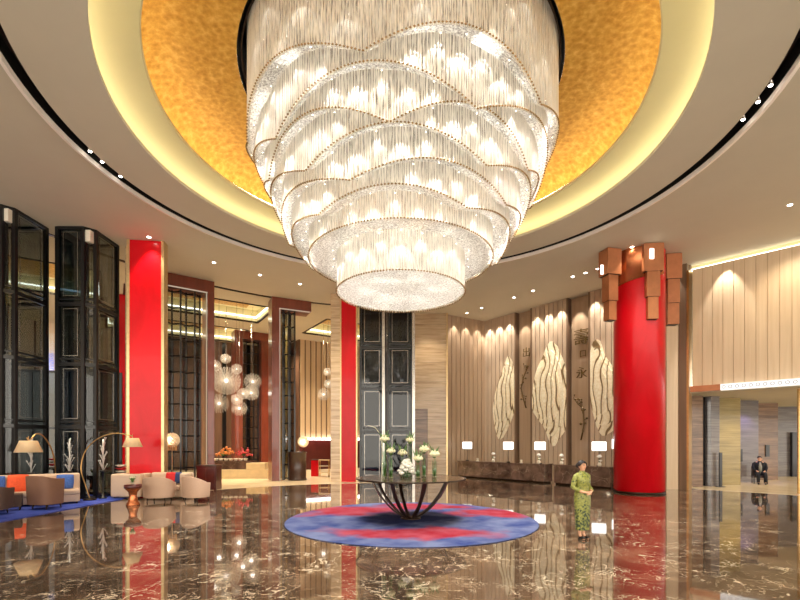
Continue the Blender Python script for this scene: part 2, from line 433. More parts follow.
def tag(o, label, cat, group=None):
    o['label'] = label; o['category'] = cat
    if group: o['group'] = group
    return o
def thing(name, label, cat, loc=(0,0,0), rz=0, group=None):
    o = bpy.data.objects.new(name, None); o.empty_display_size = .2; COL.objects.link(o)
    o.location = loc; o.rotation_euler.z = rz
    return tag(o, label, cat, group)
def struct(o): o['kind'] = 'structure'; return o
def dup(root, loc, rz=None, label=None, scale=None):
    r = root.copy(); COL.objects.link(r); r.location = loc
    if rz is not None: r.rotation_euler.z = rz
    if label: r['label'] = label
    if scale: r.scale = (scale,)*3
    for ch in list(root.children):
        c = ch.copy(); COL.objects.link(c); c.parent = r
        for g in list(ch.children):
            d = g.copy(); COL.objects.link(d); d.parent = c
    return r
def lamp(kind, loc, energy, col=(1,.85,.65), parent=None, size=.1, spot=None, blend=.4, aim=None, name='lamp_light'):
    l = bpy.data.lights.new(name, kind); l.energy = energy; l.color = col
    if kind == 'AREA': l.size = size
    else: l.shadow_soft_size = size
    if kind == 'SPOT': l.spot_size = math.radians(spot); l.spot_blend = blend
    o = bpy.data.objects.new(name, l); COL.objects.link(o); o.location = loc
    if aim is not None:
        o.rotation_euler = (Vector(aim)-Vector(loc)).to_track_quat('-Z', 'Y').to_euler()
    if parent is not None: o.parent = parent
    return o

# ------------------------------------------------------------------ the shell
# floor
mb = MB(); mb.add([(-40,-6,0),(40,-6,0),(40,60,0),(-40,60,0)], [(0,1,2,3)])
struct(mb.build('floor', M['floor']))
# cream floor of the lounge behind the portals, and of the side lobby
pts = []
for i in range(41):
    a = math.radians(152 - i*(152-88)/40)
    pts.append((RX+10.75*cos(a), RY+10.75*sin(a)))
mb = MB(); mb.prism([(-26,18.5)] + pts + [(2,26.4),(2,40),(-26,40)], .001, .006)
o = struct(mb.build('floor_lounge', M['creamfloor']))
mb = MB(); mb.prism([(12.75,19.3),(20,12.05),(38,12.05),(38,40),(12.75,40)], .001, .006)
struct(mb.build('floor_side_lobby', M['creamfloor']))

# ceiling with round opening and coffer openings
U = Vector((.843,.538)); V = Vector((.538,-.843))
def uv(o, a, b): p = Vector(o)+U*a+V*b; return (p.x, p.y)
coffers = [((-9.0,28.4), -7.2, 0, 0, 3.7), ((-10.2,30.2), -8, 0, -4.3, 0), ((-6.7,31.0), 0, 6, 0, 4.2), ((-15.9,24.0), -6, 0, 0, 5.0)]
bm = bmesh.new()
def loop(pts, z):
    vs = [bm.verts.new((x,y,z)) for x, y in pts]
    return [bm.edges.new((vs[i], vs[(i+1)%len(vs)])) for i in range(len(vs))]
es = loop([(-40,-8),(40,-8),(40,60),(-40,60)], CEIL)
NR = 128
es += loop([(RX+8.36*cos(2*PI*i/NR), RY+8.36*sin(2*PI*i/NR)) for i in range(NR)], CEIL)
for o_, u0, u1, v0, v1 in coffers:
    es += loop([uv(o_,u0,v0), uv(o_,u1,v0), uv(o_,u1,v1), uv(o_,u0,v1)], CEIL)
bmesh.ops.triangle_fill(bm, use_beauty=True, use_dissolve=False, edges=es)
me = bpy.data.meshes.new('ceiling'); bm.to_mesh(me); bm.free(); me.materials.append(M['ceiling'])
o = bpy.data.objects.new('ceiling', me); COL.objects.link(o); struct(o)
# ring between opening and groove, groove, lip
c = (RX, RY)
struct(MB().lathe([(6.6,9.62),(6.6,CEIL),(8.0,CEIL),(8.0,CEIL+.02)], 128, c, smooth=False).build('ceiling_ring', M['ceiling']))
struct(MB().lathe([(8.0,CEIL+.02),(8.0,9.95),(8.28,9.95),(8.28,CEIL-.02)], 128, c, smooth=False).build('trim_1', M['slot']))
struct(MB().lathe([(8.27,CEIL+.05),(8.27,CEIL-.08),(8.36,CEIL-.06),(8.36,CEIL+.05)], 128, c, smooth=False).build('trim_2', M['lip']))
# cream cove above the opening
struct(MB().lathe([(6.6,9.62),(6.6,9.64),(6.95,9.64),(6.95,9.66)], 128, c, smooth=False).build('cove_ledge', M['cove']))
struct(MB().lathe([(7.05,9.6),(7.2,9.75),(7.2,9.85),(7.05,9.97),(6.8,10.02),(5.82,10.02),(5.82,9.99),(5.78,9.99),(5.78,10.08),(5.95,10.08)], 128, c).build('cove_ceiling', M['cove']))
struct(MB().lathe([(6.78,9.66),(6.78,9.72),(6.90,9.72),(6.90,9.66)], 128, c, smooth=False).build('cove_light_strip', M['covestrip']))
# gold dome
prof = [(5.95,10.08),(6.25,10.12)]
for i in range(9):
    t = i/8*PI/2; prof.append((6.25-1.0*(1-cos(t)), 10.15+.72*sin(t)))
prof += [(4.6,10.9),(3.96,10.93)]
struct(MB().lathe(prof, 128, c).build('gold_dome', M['gold']))
struct(MB().lathe([(5.86,10.09),(5.86,10.14),(5.92,10.14),(5.92,10.09)], 128, c, smooth=False).build('gold_light_strip', M['goldstrip']))
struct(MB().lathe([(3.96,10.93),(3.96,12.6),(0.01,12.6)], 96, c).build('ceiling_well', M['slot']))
# coffers
for k, (o_, u0, u1, v0, v1) in enumerate(coffers):
    r = [uv(o_,u0,v0), uv(o_,u1,v0), uv(o_,u1,v1), uv(o_,u0,v1)]
    mb = MB()
    for i in range(4):
        p, q = r[i], r[(i+1)%4]
        mb.add([(*p,CEIL),(*q,CEIL),(*q,10.3),(*p,10.3)], [(0,1,2,3)])
    mb.add([(*p,10.3) for p in r], [(0,1,2,3)])
    struct(mb.build('coffer', M['cove']))
    iu = (u0+.9, u1-.9); iv = (v0+.9, v1-.9)
    g = [uv(o_,iu[0],iv[0]), uv(o_,iu[1],iv[0]), uv(o_,iu[1],iv[1]), uv(o_,iu[0],iv[1])]
    struct(MB().prism(g, 10.12, 10.25).build('coffer_gold_panel', M['gold']))
    mb = MB(); mt = MB()
    for i in range(4):
        p, q = r[i], r[(i+1)%4]
        mt.bar(p, q, .12, 0, CEIL-.03, CEIL+.06)
        s_ = [uv(o_,u0+.12,v0+.12), uv(o_,u1-.12,v0+.12), uv(o_,u1-.12,v1-.12), uv(o_,u0+.12,v1-.12)]
        mb.bar(s_[i], s_[(i+1)%4], .06, 0, 9.8, 9.86)
    struct(mt.build('coffer_trim', M['bronze'])); struct(mb.build('coffer_light_strip', M['covestrip']))
# dark slot ring at the lounge edge
struct(MB().lathe([(13.5,CEIL+.01),(13.5,CEIL-.03),(13.66,CEIL-.03),(13.66,CEIL+.01)], 60, c, math.radians(97), math.radians(160), smooth=False).build('trim_3', M['bronze']))

# lounge back walls
def slat_wall(name, p, q, z0, z1, mslat, mback, pitch=.5, gap=.05, depth=.05, side=-1, thick=.2, bays=None):
    """boards standing proud of a back panel; side is the face towards the viewer (-1: right of p->q)"""
    L = (Vector(q)-Vector(p)).length; ang = math.atan2(q[1]-p[1], q[0]-p[0])
    b = MB().box(0, 0 if side < 0 else -thick, z0, L, thick if side < 0 else 0, z1)
    back = struct(b.build(name, mback, loc=(p[0],p[1],0), rz=ang))
    m = MB(); n = max(1, round(L/pitch)); w = L/n
    for i in range(n):
        y0, y1 = (-depth, 0) if side < 0 else (0, depth)
        m.box(i*w+gap/2, y0, z0, (i+1)*w-gap/2, y1, z1)
    m.build('boards', mslat, back)
    return back
slat_wall('wall_lounge_left', (-17,31.5), (-9.5,36.3), 0, CEIL, M['slat_red'], M['black'], .9, .3, .08)
slat_wall('wall_lounge_far_left', (-26,25.75), (-17,31.5), 0, CEIL, M['slat_cream'], M['trav_dark'], 1.4, .12, .08)
slat_wall('wall_lounge_side', (-9.5,36.3), (-7.35,32.93), 0, CEIL, M['slat_red'], M['darkwood'], .5, .08)
slat_wall('wall_lounge_right', (-7.35,32.93), (-1.0,37), 2.2, CEIL, M['slat_cream'], M['slat_back'], .42, .1, .06)
struct(MB().bar((-7.35,32.93), (-1,37), .3, .1, 0, 2.2).build('wall_lounge_base', M['maroon']))
struct(MB().bar((-7.3,32.80), (-1,36.85), .12, 0, 2.2, 2.3).build('wall_light_strip', M['whiteled']))
struct(MB().bar((-1.0,37), (.75,26.6), .2, 0, 0, CEIL).build('wall_lounge_end', M['trav_dark']))
slat_wall('wall_left', (-24,-6), (-24,26.9), 0, CEIL, M['slat_mid'], M['slat_back'], 1.6, .1, .05, side=-1)

# marble wall and corridor notch left of reception
struct(MB().box(.75,26.4,0, 1.64,26.7,4.0).build('wall_niche', M['trav_dark']))
mb = MB(); mb.box(.75,26.3,3.97, 1.62,26.7,CEIL); mb.box(1.62,26.3,0, 2.72,26.7,CEIL)
struct(mb.build('wall_marble', M['trav']))
struct(MB().box(2.70,26.2,0, 2.78,26.7,CEIL).build('trim_4', M['goldtrim']))
slat_wall('wall_back_corner', (2.76,26.6), (5.3,28.1), 0, CEIL, M['slat_mid'], M['slat_back'], .33, .04, .05)
# reception wall, in bays
WB = Vector((5.3,28.1)); WD = Vector((.614,-.789))
WANG = math.atan2(WD.y, WD.x)
def wp(s): p = WB+WD*s; return (p.x, p.y)
def sz(px, py):
    t = (px-400)/F; s = (28.1*t-5.3)/(.614+.789*t); Y = 28.1-.789*s
    return s, CAMZ+(YH-py)/F*Y
for i, (a, b_, mt, pitch, proud) in enumerate([(0,2.38,'slat',.29,.06), (3.48,5.71,'slat',.29,.06), (6.93,8.9,'slat',.29,.06), (8.9,11.4,'slat_mid',.5,.06)]):
    slat_wall('wall_reception', wp(a), wp(b_), 0, CEIL, M[mt], M['slat_back'], pitch, .035, proud)
for a, b_ in ((2.38,3.48),(5.71,6.93)):
    struct(MB().bar(wp(a), wp(b_), .2, .34, 0, CEIL).build('wall_reception_niche', M['slat_mid']))
    mb = MB()
    for e in (a, b_): mb.bar(wp(e-.05), wp(e+.05), .36, .1, 0, CEIL)
    struct(mb.build('trim_5', M['slat_back']))
    struct(MB().bar(wp(a+.15), wp(b_-.15), .04, .13, 0, CEIL-.3).build('wall_niche_panel', M['slat_mid']))
# right wall above the side lobby
RE = Vector((12.3,19.1)); RD = Vector((.7071,-.7071))
def rp(s): p = RE+RD*s; return (p.x, p.y)
slat_wall('wall_right', rp(.1), rp(16), 4.35, CEIL-.25, M['slat_cream'], M['slat_tan'], .35, .02, .02)
struct(MB().bar(rp(0), rp(16), .3, .45, CEIL-.3, CEIL).build('wall_right_cove', M['cove']))
struct(MB().bar(rp(0), rp(16), .05, .25, CEIL-.22, CEIL-.14).build('cove_light_strip_right', M['covestrip']))
mb = MB(); mb.bar(rp(-.35), rp(-.05), .5, 0, 0, CEIL)
struct(mb.build('wall_right_return', M['slat_back']))
struct(MB().bar(rp(-.06), rp(.02), .54, 0, 0, CEIL-.3).build('trim_6', M['brass']))
# fascia: copper end and perforated light band
struct(MB().bar(rp(.05), rp(1.1), .34, -.02, 4.12, 4.36).build('trim_7', M['copperbox']))
ang = math.atan2(RD.y, RD.x)
p = rp(1.1)
struct(MB().box(0,-.18,-.12, 15,.12,.12).build('light_band', M['ledband'], loc=(p[0],p[1],4.24), rz=ang))
# side lobby
mb = MB(); mb.prism([rp(.0), rp(16), (40,7.9), (40,45), (12.6,45)], 4.10, 4.12)
struct(mb.build('ceiling_side_lobby', M['ceiling']))
def pier(name, px0, px1, Y, mat, depth=.8, z1=4.1):
    x0, x1 = X(px0, Y), X(px1, Y)
    return struct(MB().box(x0, Y, 0, x1, Y+depth, z1).build(name, mat))
pier('wall_lobby_pier', 690.5, 703, 20.3, M['trav_dark'], .6)
pier('wall_lobby_slot', 702.5, 711.5, 20.8, M['black'], .5)
pier('wall_lobby_pier', 711, 719.5, 20.4, M['grey_stone'], .7)
pier('wall_lobby_pier', 719, 740.5, 21.2, M['trav_olive'], 1.0)
pier('wall_lobby_pier', 738.5, 758.5, 22.5, M['grey_stone'], .9)
pier('wall_lobby_back', 757, 778, 24.0, M['trav_dark'], .5)
pier('wall_lobby_glass', 775, 800, 26.4, M['grey_stone'], .3)
pier('door_1', 792.6, 798.4, 26.2, M['black'], .15, 2.6)
struct(MB().box(X(790,30),30,0, 40,30.3,4.1).build('wall_lobby_far', M['trav_dark']))
struct(MB().box(X(798.6,17.5),17.5,0, X(800.6,17.5),17.56,4.1).build('trim_8', M['brass']))

# ------------------------------------------------------------------ red panels
def redpanel(name, label, p, w, z1, ang, side=.32, trim=.1):
    t = thing(name, label, 'wall panel', (p[0],p[1],0), ang, 'tall red lacquer pillars')
    MB().box(-w/2,0,0, w/2,side,z1).build('red_face', M['red'], t, bevel=.01)
    for s_ in (-1,1):
        MB().box(s_*(w/2+trim/2)-trim/2, -.02, 0, s_*(w/2+trim/2)+trim/2, side+.02, z1).build('edge_trim', M['goldtrim'], t)
    return t
redpanel('red_pillar', 'tall glossy red pillar behind the pale sofa beside the left dark glass cabinets', (-9.5,16.8), 1.12, CEIL, .12)
redpanel('red_pillar', 'narrow distant red pillar strip between the glass cabinet and the near red pillar', (-14.1,22.9), .62, CEIL, .3)
redpanel('red_pillar', 'narrow red pillar in the centre left of the black glass cabinets behind the table', (-2.6,22.8), .74, CEIL, .05, trim=.07)
mb = MB().box(X(331,22.9),22.8,0, X(340.3,22.9),23.6,CEIL)
struct(mb.build('wall_marble_pier', M['trav']))
# pale metal side of the near red pillar
struct(MB().box(X(127.6,17.5),17.35,0, X(132.6,17.5),17.9,CEIL).build('wall_pillar_side', M['trav']))

# ------------------------------------------------------------------ glass cabinets
BZ = [.06, 2.55, 4.75, 6.85, CEIL-.02]
def cabinet(label, loc, rz, w, d, chamfer=.22, split=2, back=False):
    t = thing('glass_cabinet', label, 'glass screen', (loc[0],loc[1],0), rz, 'floor to ceiling black glass cabinets')
    fr = MB(); f = .058
    corners = [(0,0),(w-chamfer,0),(w,chamfer),(w,d),(0,d)]
    for x, y in corners: fr.box(x-f, y-f, 0, x+f, y+f, CEIL-.01)
    for z in BZ:
        for i in range(5):
            p, q = corners[i], corners[(i+1)%5]
            fr.bar(p, q, .1, 0, z-.07, z+.05)
            if 1 < z < 8: fr.bar(p, q, .06, 0, z+.16, z+.21)
    fr.build('frame', M['black'], t)
    inner = MB()
    for i in range(5):
        p, q = Vector(corners[i]), Vector(corners[(i+1)%5]); L = (q-p).length
        if L < .5: continue
        d_ = (q-p)/L
        for k in range(4):
            a, b_ = p+d_*.2, q-d_*.2
            for e in (a, b_):
                inner.bar(e-d_*.007, e+d_*.007, .02, 0, BZ[k]+.28, BZ[k+1]-.16)
            inner.bar(a, b_, .02, 0, BZ[k]+.28, BZ[k]+.295); inner.bar(a, b_, .02, 0, BZ[k+1]-.175, BZ[k+1]-.16)
    inner.build('inner_edging', M['silver'], t)
    for i in range(5):
        p, q = Vector(corners[i]), Vector(corners[(i+1)%5])
        MB().bar(p, q, .012, .02, .05, CEIL-.05).build('glass_pane', M['smokeglass' if i in (0,4) else 'darkglass'], t)
    # perforated core seen through the panes
    if back: MB().box(.08,d-.12,.1, w-.08,d-.08,CEIL-.1).build('night_backing_sheet', M['navyback'], t)  # added dark sheet so the panes show night darkness behind
    core = MB(); core.box(w*.40,d*.45,0, w*.52,d*.5,CEIL-.05)
    core.build('inner_post', M['black'], t)
    st = MB().box(w-chamfer+.02, .01, CEIL-.5, w-.03, chamfer-.04, CEIL-.1)
    st.build('top_block', M['whitestone'], t)  # pale stone block at the head of the chamfer
    return t
cabinet('black framed glass cabinet nearest the camera at the left edge', (-13.85,14.3), 0, 1.42, 1.5)
cabinet('black framed glass cabinet just left of the near red pillar', (-11.98,15.75), 0, 1.16, 1.45, .26)
cabinet('black glass cabinet touching the central red pillar', (-2.0,22.9), 0, 1.25, .9, .1, back=True)
cabinet('black glass cabinet beside the veined marble wall behind the flowers', (-.60,22.9), 0, 1.3, .9, .1, back=True)
mb = MB()
for px in (383.5, 413.6): mb.box(X(px,22.75)-.07,22.72,0, X(px,22.75)+.07,22.85,CEIL)
struct(mb.build('trim_9', M['silver']))
# dark entrance glazing behind the left cabinets
t = thing('entrance_glazing', 'dark glazed entrance doors behind the left cabinets and lounge sofas', 'glass doors', (-19.5,17.5,0), .25)
mb = MB()
for i in range(8): mb.box(i*1.1-.05,-.05,0, i*1.1+.05,.05,5.0)
for z in (.05,2.6,4.95): mb.box(0,-.05,z-.05, 7.7,.05,z+.05)
mb.build('frame', M['black'], t)
MB().box(0,-.01,0, 7.7,.01,5.0).build('glass_pane', M['smokeglass'], t)

# ------------------------------------------------------------------ wooden portals with folding screens
def portal(name, label, p, q, post_left, z1=CEIL, zb=.55, post=.42, screens=(), double=False, led=True):
    L = (Vector(q)-Vector(p)).length; ang = math.atan2(q[1]-p[1], q[0]-p[0])
    t = thing(name, label, 'portal', (p[0],p[1],0), ang, 'reddish wood portals around the rotunda')
    MB().box(0,0,z1-zb, L,1.1,z1-.01).build('lintel', M['redwood'], t, bevel=.01)
    xs = (0,) if post_left else (L-post,)
    if double: xs = (0, L-post)
    for x in xs:
        MB().box(x,0,0, x+post,1.1,z1-zb).build('post', M['redwood'], t, bevel=.01)
    if led:
        x = (post+.02) if post_left else (L-post-.05)
        MB().box(x,.02,0, x+.03,.1,z1-zb).build('light_line', M['led_line'], t)
        MB().box(.05 if not post_left else post,.02,z1-zb-.04, L-(.05 if post_left else post),.08,z1-zb).build('light_line', M['led_line'], t)
    for x0, x1, n in screens:
        sc = MB(); gl = MB(); w = (x1-x0)/n
        P = [(x0+i*w, .35 + (.35 if i % 2 else 0)) for i in range(n+1)]
        for i in range(n+1): sc.box(P[i][0]-.035,P[i][1]-.035,0, P[i][0]+.035,P[i][1]+.035,z1-zb)
        for i in range(n):
            for k in range(13):
                z = .1+k*(z1-zb-.2)/12; sc.bar(P[i], P[i+1], .05, 0, z-.03, z+.03)
            gl.bar(P[i], P[i+1], .01, 0, .05, z1-zb-.05)
        s_ = sc.build('folding_screen', M['black'], t); gl.build('glass_pane', M['darkglass'], s_)
    return t
portal('wooden_portal', 'reddish wood portal frame with black folding screens right of the near red pillar', (-10.35,19.9), (-8.7,21.1), False, screens=((.05,1.55,5),), post=.3)
portal('wooden_portal', 'reddish wood portal frame in the middle with a single left post', (-6.6,23.2), (-4.75,24.1), True, screens=((.62,1.25,4),), post=.38)
portal('wooden_portal', 'farther reddish wood portal deep in the lounge behind the pendants', (-11.0,30.0), (-9.1,31.2), False, double=True, screens=((.5,1.7,3),), post=.5, led=False)
struct(MB().box(-6.70,24.95,0, -6.36,25.4,CEIL).build('wall_stone_pier', M['trav_olive']))

# ------------------------------------------------------------------ red column with copper collar
CX, CY = 9.62, 18.12
t = thing('red_column', 'big round red lacquer column with copper collar at the reception', 'column', (CX,CY,0))
MB().lathe([(.0,.0),(.9,.0),(.9,.12),(.93,.14),(.93,CEIL-.02)], 48, squash=1).build('red_shaft', M['red'], t)
MB().lathe([(.88,0),(.955,0),(.955,.05),(.93,.08)], 48).build('base_ring', M['bronze'], t)
mb = MB()   # slanted collar
vs = []; n = 40; A0, A1 = math.radians(195), math.radians(300)
for i in range(n+1):
    a = A0+(A1-A0)*i/n; zl = 8.2+.25*i/n
    for r in (.945, 1.0):
        vs += [(r*cos(a), r*sin(a), zl), (r*cos(a), r*sin(a), CEIL-.02)]
fs = []
for i in range(n):
    b_ = i*4; c_ = b_+4
    fs += [(b_+2,c_+2,c_+3,b_+3), (b_,b_+1,c_+1,c_), (b_,c_,c_+2,b_+2)]
mb.add(vs, fs, True); mb.build('copper_collar', M['copper'], t)
def stack(ox, oy, rot, dims):
    z = CEIL-.02
    for w, h, d in dims:
        m = MB(); m.box(-w/2,-d/2,z-h, w/2,d/2,z)
        o = m.build('copper_box', M['copperbox'], t, bevel=.015, loc=(ox,oy,0), rz=rot)
        MB().box(-w/2+.03,-d/2+.03,z-h-.015, w/2-.03,d/2-.03,z-h+.01).build('bronze_underside', M['bronze'], o)  # dark bronze plate closing the box from below
        z -= h
stack(X(612,17.5)-CX, -.45, .25, [(.62,1.0,.55),(.42,1.0,.42),(.34,.75,.34)])
stack(X(655.5,16.9)-CX, -.97, -.1, [(.72,1.05,.4),(.48,.95,.34),(.38,.85,.28)])
stack(X(675,17.9)-CX, .0, -.15, [(.58,1.0,.5),(.45,.95,.42),(.44,.85,.34)])
MB().box(X(657,16.6)-CX-.07,-1.2,8.92, X(657,16.6)-CX+.07,-1.17,9.3).build('lit_slot', M['slot_glow'], t)
MB().box(X(604,17.2)-CX-.05,-.76,8.5, X(604,17.2)-CX+.05,-.73,8.85).build('lit_slot', M['slot_glow'], t)
for k, (px, Yp) in enumerate(((672.5,19.2),)):
    struct(MB().box(X(px,Yp)-.25,Yp,0, X(px,Yp)+.25,Yp+.3,7.2).build('wall_pilaster', M['slat_cream']))

# ------------------------------------------------------------------ chandelier
CH = thing('crystal_chandelier', 'giant tiered crystal chandelier hanging in the gold ceiling ring', 'chandelier', (RX,11.6,0))
# (radius, edge height, wave, lobes, phase)   outermost first
tiers = [(3.80,9.20,.30,6,.55), (3.55,8.62,.36,5,1.3), (3.36,8.22,.30,6,.2), (3.17,7.82,.28,5,.9),
         (2.95,7.38,.20,5,.1), (2.70,7.02,.16,5,1.0), (2.32,6.64,0,1,0), (1.63,5.84,0,1,0)]
def tz(i, a):
    R, z, w, k, ph = tiers[i]; return z + w*(1.6*abs(cos(k*a/2+ph))-1.0)
def tr(i, a):
    R, z, w, k, ph = tiers[i]; return R + w*.35*(abs(cos(k*a/2+ph))-.6)
nl = 0
for i in range(8):
    R = tiers[i][0]; NA = 220
    top = (lambda a: 11.9) if i == 0 else (lambda a, i=i: max(tz(i-1, a), tz(i, a))+.12)
    sh = MB(); vs = []
    for k in range(NA):
        a = 2*PI*k/NA; r = tr(i, a)-.05
        vs += [(r*cos(a), r*sin(a), tz(i, a)), (r*cos(a), r*sin(a), top(a))]
    sh.add(vs, [(2*k, 2*((k+1)%NA), 2*((k+1)%NA)+1, 2*k+1) for k in range(NA)], True)
    o = sh.build('crystal_curtain', M['sheet'], CH); o['kind'] = 'stuff'
    st = MB(); n = int(2*PI*R/.062)
    for k in range(n):
        a = 2*PI*(k+random.uniform(-.25,.25))/n; r = tr(i, a)
        st.strand(r*cos(a), r*sin(a), tz(i, a)-random.uniform(0,.03), top(a), .0085)
    o = st.build('crystal_strands', M['strand'], CH); o['kind'] = 'stuff'
    # net closing the underside
    r_in = (lambda a, i=i: tr(i+1, a)-.06) if i < 7 else (lambda a: .02)
    nb = MB(); vs = []
    for k in range(NA):
        a = 2*PI*k/NA
        for q in range(4):
            f = q/3; r = tr(i, a)*(1-f)+r_in(a)*f
            vs.append((r*cos(a), r*sin(a), tz(i, a)+.02+.10*sin(f*PI/2)))
    nb.add(vs, [(4*k+q, 4*k+q+1, 4*((k+1)%NA)+q+1, 4*((k+1)%NA)+q) for k in range(NA) for q in range(3)], True)
    o = nb.build('crystal_net', M['net'], CH); o['kind'] = 'stuff'
    bt = MB(); n = int(2*PI*R/.07)
    for k in range(n):
        a = 2*PI*k/n; r = tr(i, a)+.012
        bt.octa((r*cos(a), r*sin(a), tz(i, a)-.01), .027)
    o = bt.build('bead_trim', M['bead'], CH); o['kind'] = 'stuff'
    # downlights in the gap under the next tier out, and inside the curtain
    lb = MB()
    n = max(6, int(2*PI*R/.46))
    for k in range(n):
        a = 2*PI*(k+.5*(i % 2))/n
        zt = (9.85+.5*(k % 3)) if i == 0 else min(tz(i-1, a), tz(i-1, a))
        off = .13 if k % 2 else .22; r = tr(i, a)+ (off-.05 if i else -off-.05)
        if i and zt-.05 < tz(i, a)+.25: continue
        loc = (r*cos(a), r*sin(a), zt-.03)
        lamp('SPOT', loc, (36 if k % 2 else 85)*(.3 if i == 0 else .95 if i < 6 else .65), (1,.97,.92), CH, .008, 80, .06, (loc[0]-.03*cos(a), loc[1]-.03*sin(a), zt-1), 'led_spot')
        lb.octa((loc[0], loc[1], loc[2]+.02), .013); nl += 1
    lb.build('led_bulbs', M['bulb'], CH)['kind'] = 'stuff'
# soft lights inside the body
for z, R, e in ((6.2,.9,280), (6.9,1.3,560), (7.7,2.0,460), (8.5,2.4,380), (9.4,2.6,380)):
    for k in range(6):
        a = 2*PI*k/6+z; lamp('POINT', (R*cos(a), R*sin(a), z), e/60, (1,.96,.9), CH, .15, name='inner_light')
MB().lathe([(3.86,10.98),(3.9,10.98),(3.9,11.2),(3.86,11.2)], 96).build('canopy_ring', M['bronze'], CH)
MB().lathe([(.02,11.9),(3.85,11.9),(3.85,12.0),(.02,12.0)], 64).build('canopy_plate', M['bronze'], CH)
for k in range(8):
    a = 2*PI*k/8; MB().tube([(3*cos(a),3*sin(a),12.0),(3*cos(a),3*sin(a),12.58)], .03, 6).build('hanger_rod', M['bronze'], CH)
print('chandelier spots', nl)

# ------------------------------------------------------------------ rug, table, flowers
TX, TY = .28, 11.7
o = MB().lathe([(0.001,.003),(3.17,.003),(3.19,.012),(3.17,.022),(.001,.022)], 96).build('round_rug', M['rug'], loc=(TX,TY,0))
tag(o, 'large round red and blue carpet under the central table', 'rug')
t = thing('round_table', 'large round table on curved dark ribs standing on the carpet', 'table', (TX,TY,.024))
TT = 1.06
MB().lathe([(.001,TT-.03),(1.36,TT-.03),(1.41,TT-.018),(1.41,TT),(.001,TT)], 96, smooth=False).build('tabletop', M['tabletop'], t)
MB().lathe([(1.405,TT-.03),(1.425,TT-.03),(1.425,TT+.003),(1.405,TT+.003)], 96, smooth=False).build('rim', M['bronze'], t)
for k in range(8):
    a = 2*PI*k/8+.30; mb = MB()
    prof = [(.10,.02),(.26,.09),(.45,.22),(.64,.40),(.82,.62),(.95,.85),(1.03,TT-.03)]
    vs = []
    for j, (r, z) in enumerate(prof):
        w = .032+.018*j/6; th = .04
        d = Vector((prof[min(j+1,6)][0]-prof[max(j-1,0)][0], prof[min(j+1,6)][1]-prof[max(j-1,0)][1])).normalized(); nn = (-d.y*th/2, d.x*th/2)
        for sg, ww in ((1,w),(1,-w),(-1,-w),(-1,w)):
            rr, zz = r+sg*nn[0], z+sg*nn[1]
            vs.append((rr*cos(a)-ww*sin(a), rr*sin(a)+ww*cos(a), max(0, zz)))
    fs = [(j*4+q, j*4+(q+1)%4, j*4+4+(q+1)%4, j*4+4+q) for j in range(6) for q in range(4)] + [(3,2,1,0),(24,25,26,27)]
    mb.add(vs, fs); mb.build('curved_leg', M['tableleg'], t)
MB().lathe([(.001,0),(.26,0),(.26,.02),(.14,.05),(.001,.06)], 32).build('base_plate', M['tableleg'], t)

def peony(mb, c, r, n=3):
    for j in range(n):
        for k in range(7-j):
            a = 2*PI*k/(7-j)+j*.6+random.uniform(-.2,.2); rr = r*(.62-.18*j)
            mb.ball((c[0]+rr*cos(a), c[1]+rr*sin(a), c[2]+r*.22*j), r*.42, 7, 5, (1,1,.8))
    mb.ball(c, r*.6, 8, 6)
def vase_flowers(px, py_head, label, dy=0, hr=.085, vh=None, leafy=True, style='peony', name='flower_vase', group='vases of flowers on the round table'):
    Y = TY+dy; x = X(px, Y); zt = TT+.024; zh = Z(py_head, Y)-zt
    t = thing(name, label, 'vase of flowers', (x,Y,zt), 0, group)
    vh = vh or max(.18, zh*.68); r = .065; hr *= 1.3
    MB().lathe([(.001,.0),(r,.0),(r,vh),(r-.006,vh),(r-.006,.012),(.001,.012)], 20).build('glass_vase', M['glass'], t)
    st = MB(); lf = MB(); fl = MB()
    tops = [(0,0,zh)] if style == 'peony' else []
    for k in range(3): 
        a = k*2.1+px; tops.append((.05*cos(a), .05*sin(a), zh-.10-.03*k))
    for tp in tops: st.tube([(tp[0]*.2,tp[1]*.2,.01),(tp[0]*.6,tp[1]*.6,zh*.5),(tp[0],tp[1],tp[2]-.02)], .005, 5)
    peony(fl, (0,0,zh), hr)
    if leafy:
        for k in range(8):
            a = k*2.4+px; l = random.uniform(.16,.36)
            b0 = Vector((.02*cos(a), .02*sin(a), zh-.1)); b1 = b0+Vector((.05*cos(a),.05*sin(a),l*.6)); b2 = b0+Vector((.12*cos(a),.12*sin(a),l))
            lf.tube([b0,b1,b2], [.016,.02,.003], 4)
        for k in range(4):
            a = k*1.7; lf.tube([(.02*cos(a),.02*sin(a),.02),(.04*cos(a),.04*sin(a),vh*.6)], .01, 4)
        lf.build('leaves', M['leaf'], t)
    st.build('stems', M['leaf'], t); fl.build('blossom', M['petal'], t)
    MB().lathe([(.001,.012),(r-.008,.012),(r-.008,.05),(.001,.055)], 14).build('pebbles', M['gravel'], t)
    return t
vs_ = [(384.6,439,-.1,'leftmost tall glass vase with one ivory bloom on the round table', .10),
       (390.8,451,-.35,'second vase from the left with a lower ivory bloom and green stems', .09),
       (402.4,453,.25,'vase with ivory bloom just left of the big white bouquet', .10),
       (410,440,.45,'tall vase with a high ivory bloom behind the big white bouquet', .09),
       (418,458.5,-.3,'shortest glass vase just right of the big white bouquet', .10),
       (424,449.5,.2,'tall vase with ivory bloom and spiky leaves, second from the right', .11),
       (434.5,454,-.05,'rightmost glass vase with twin ivory blooms on the round table', .11)]
for px, py, dy, lab, hr in vs_: vase_flowers(px, py, lab, dy, hr)
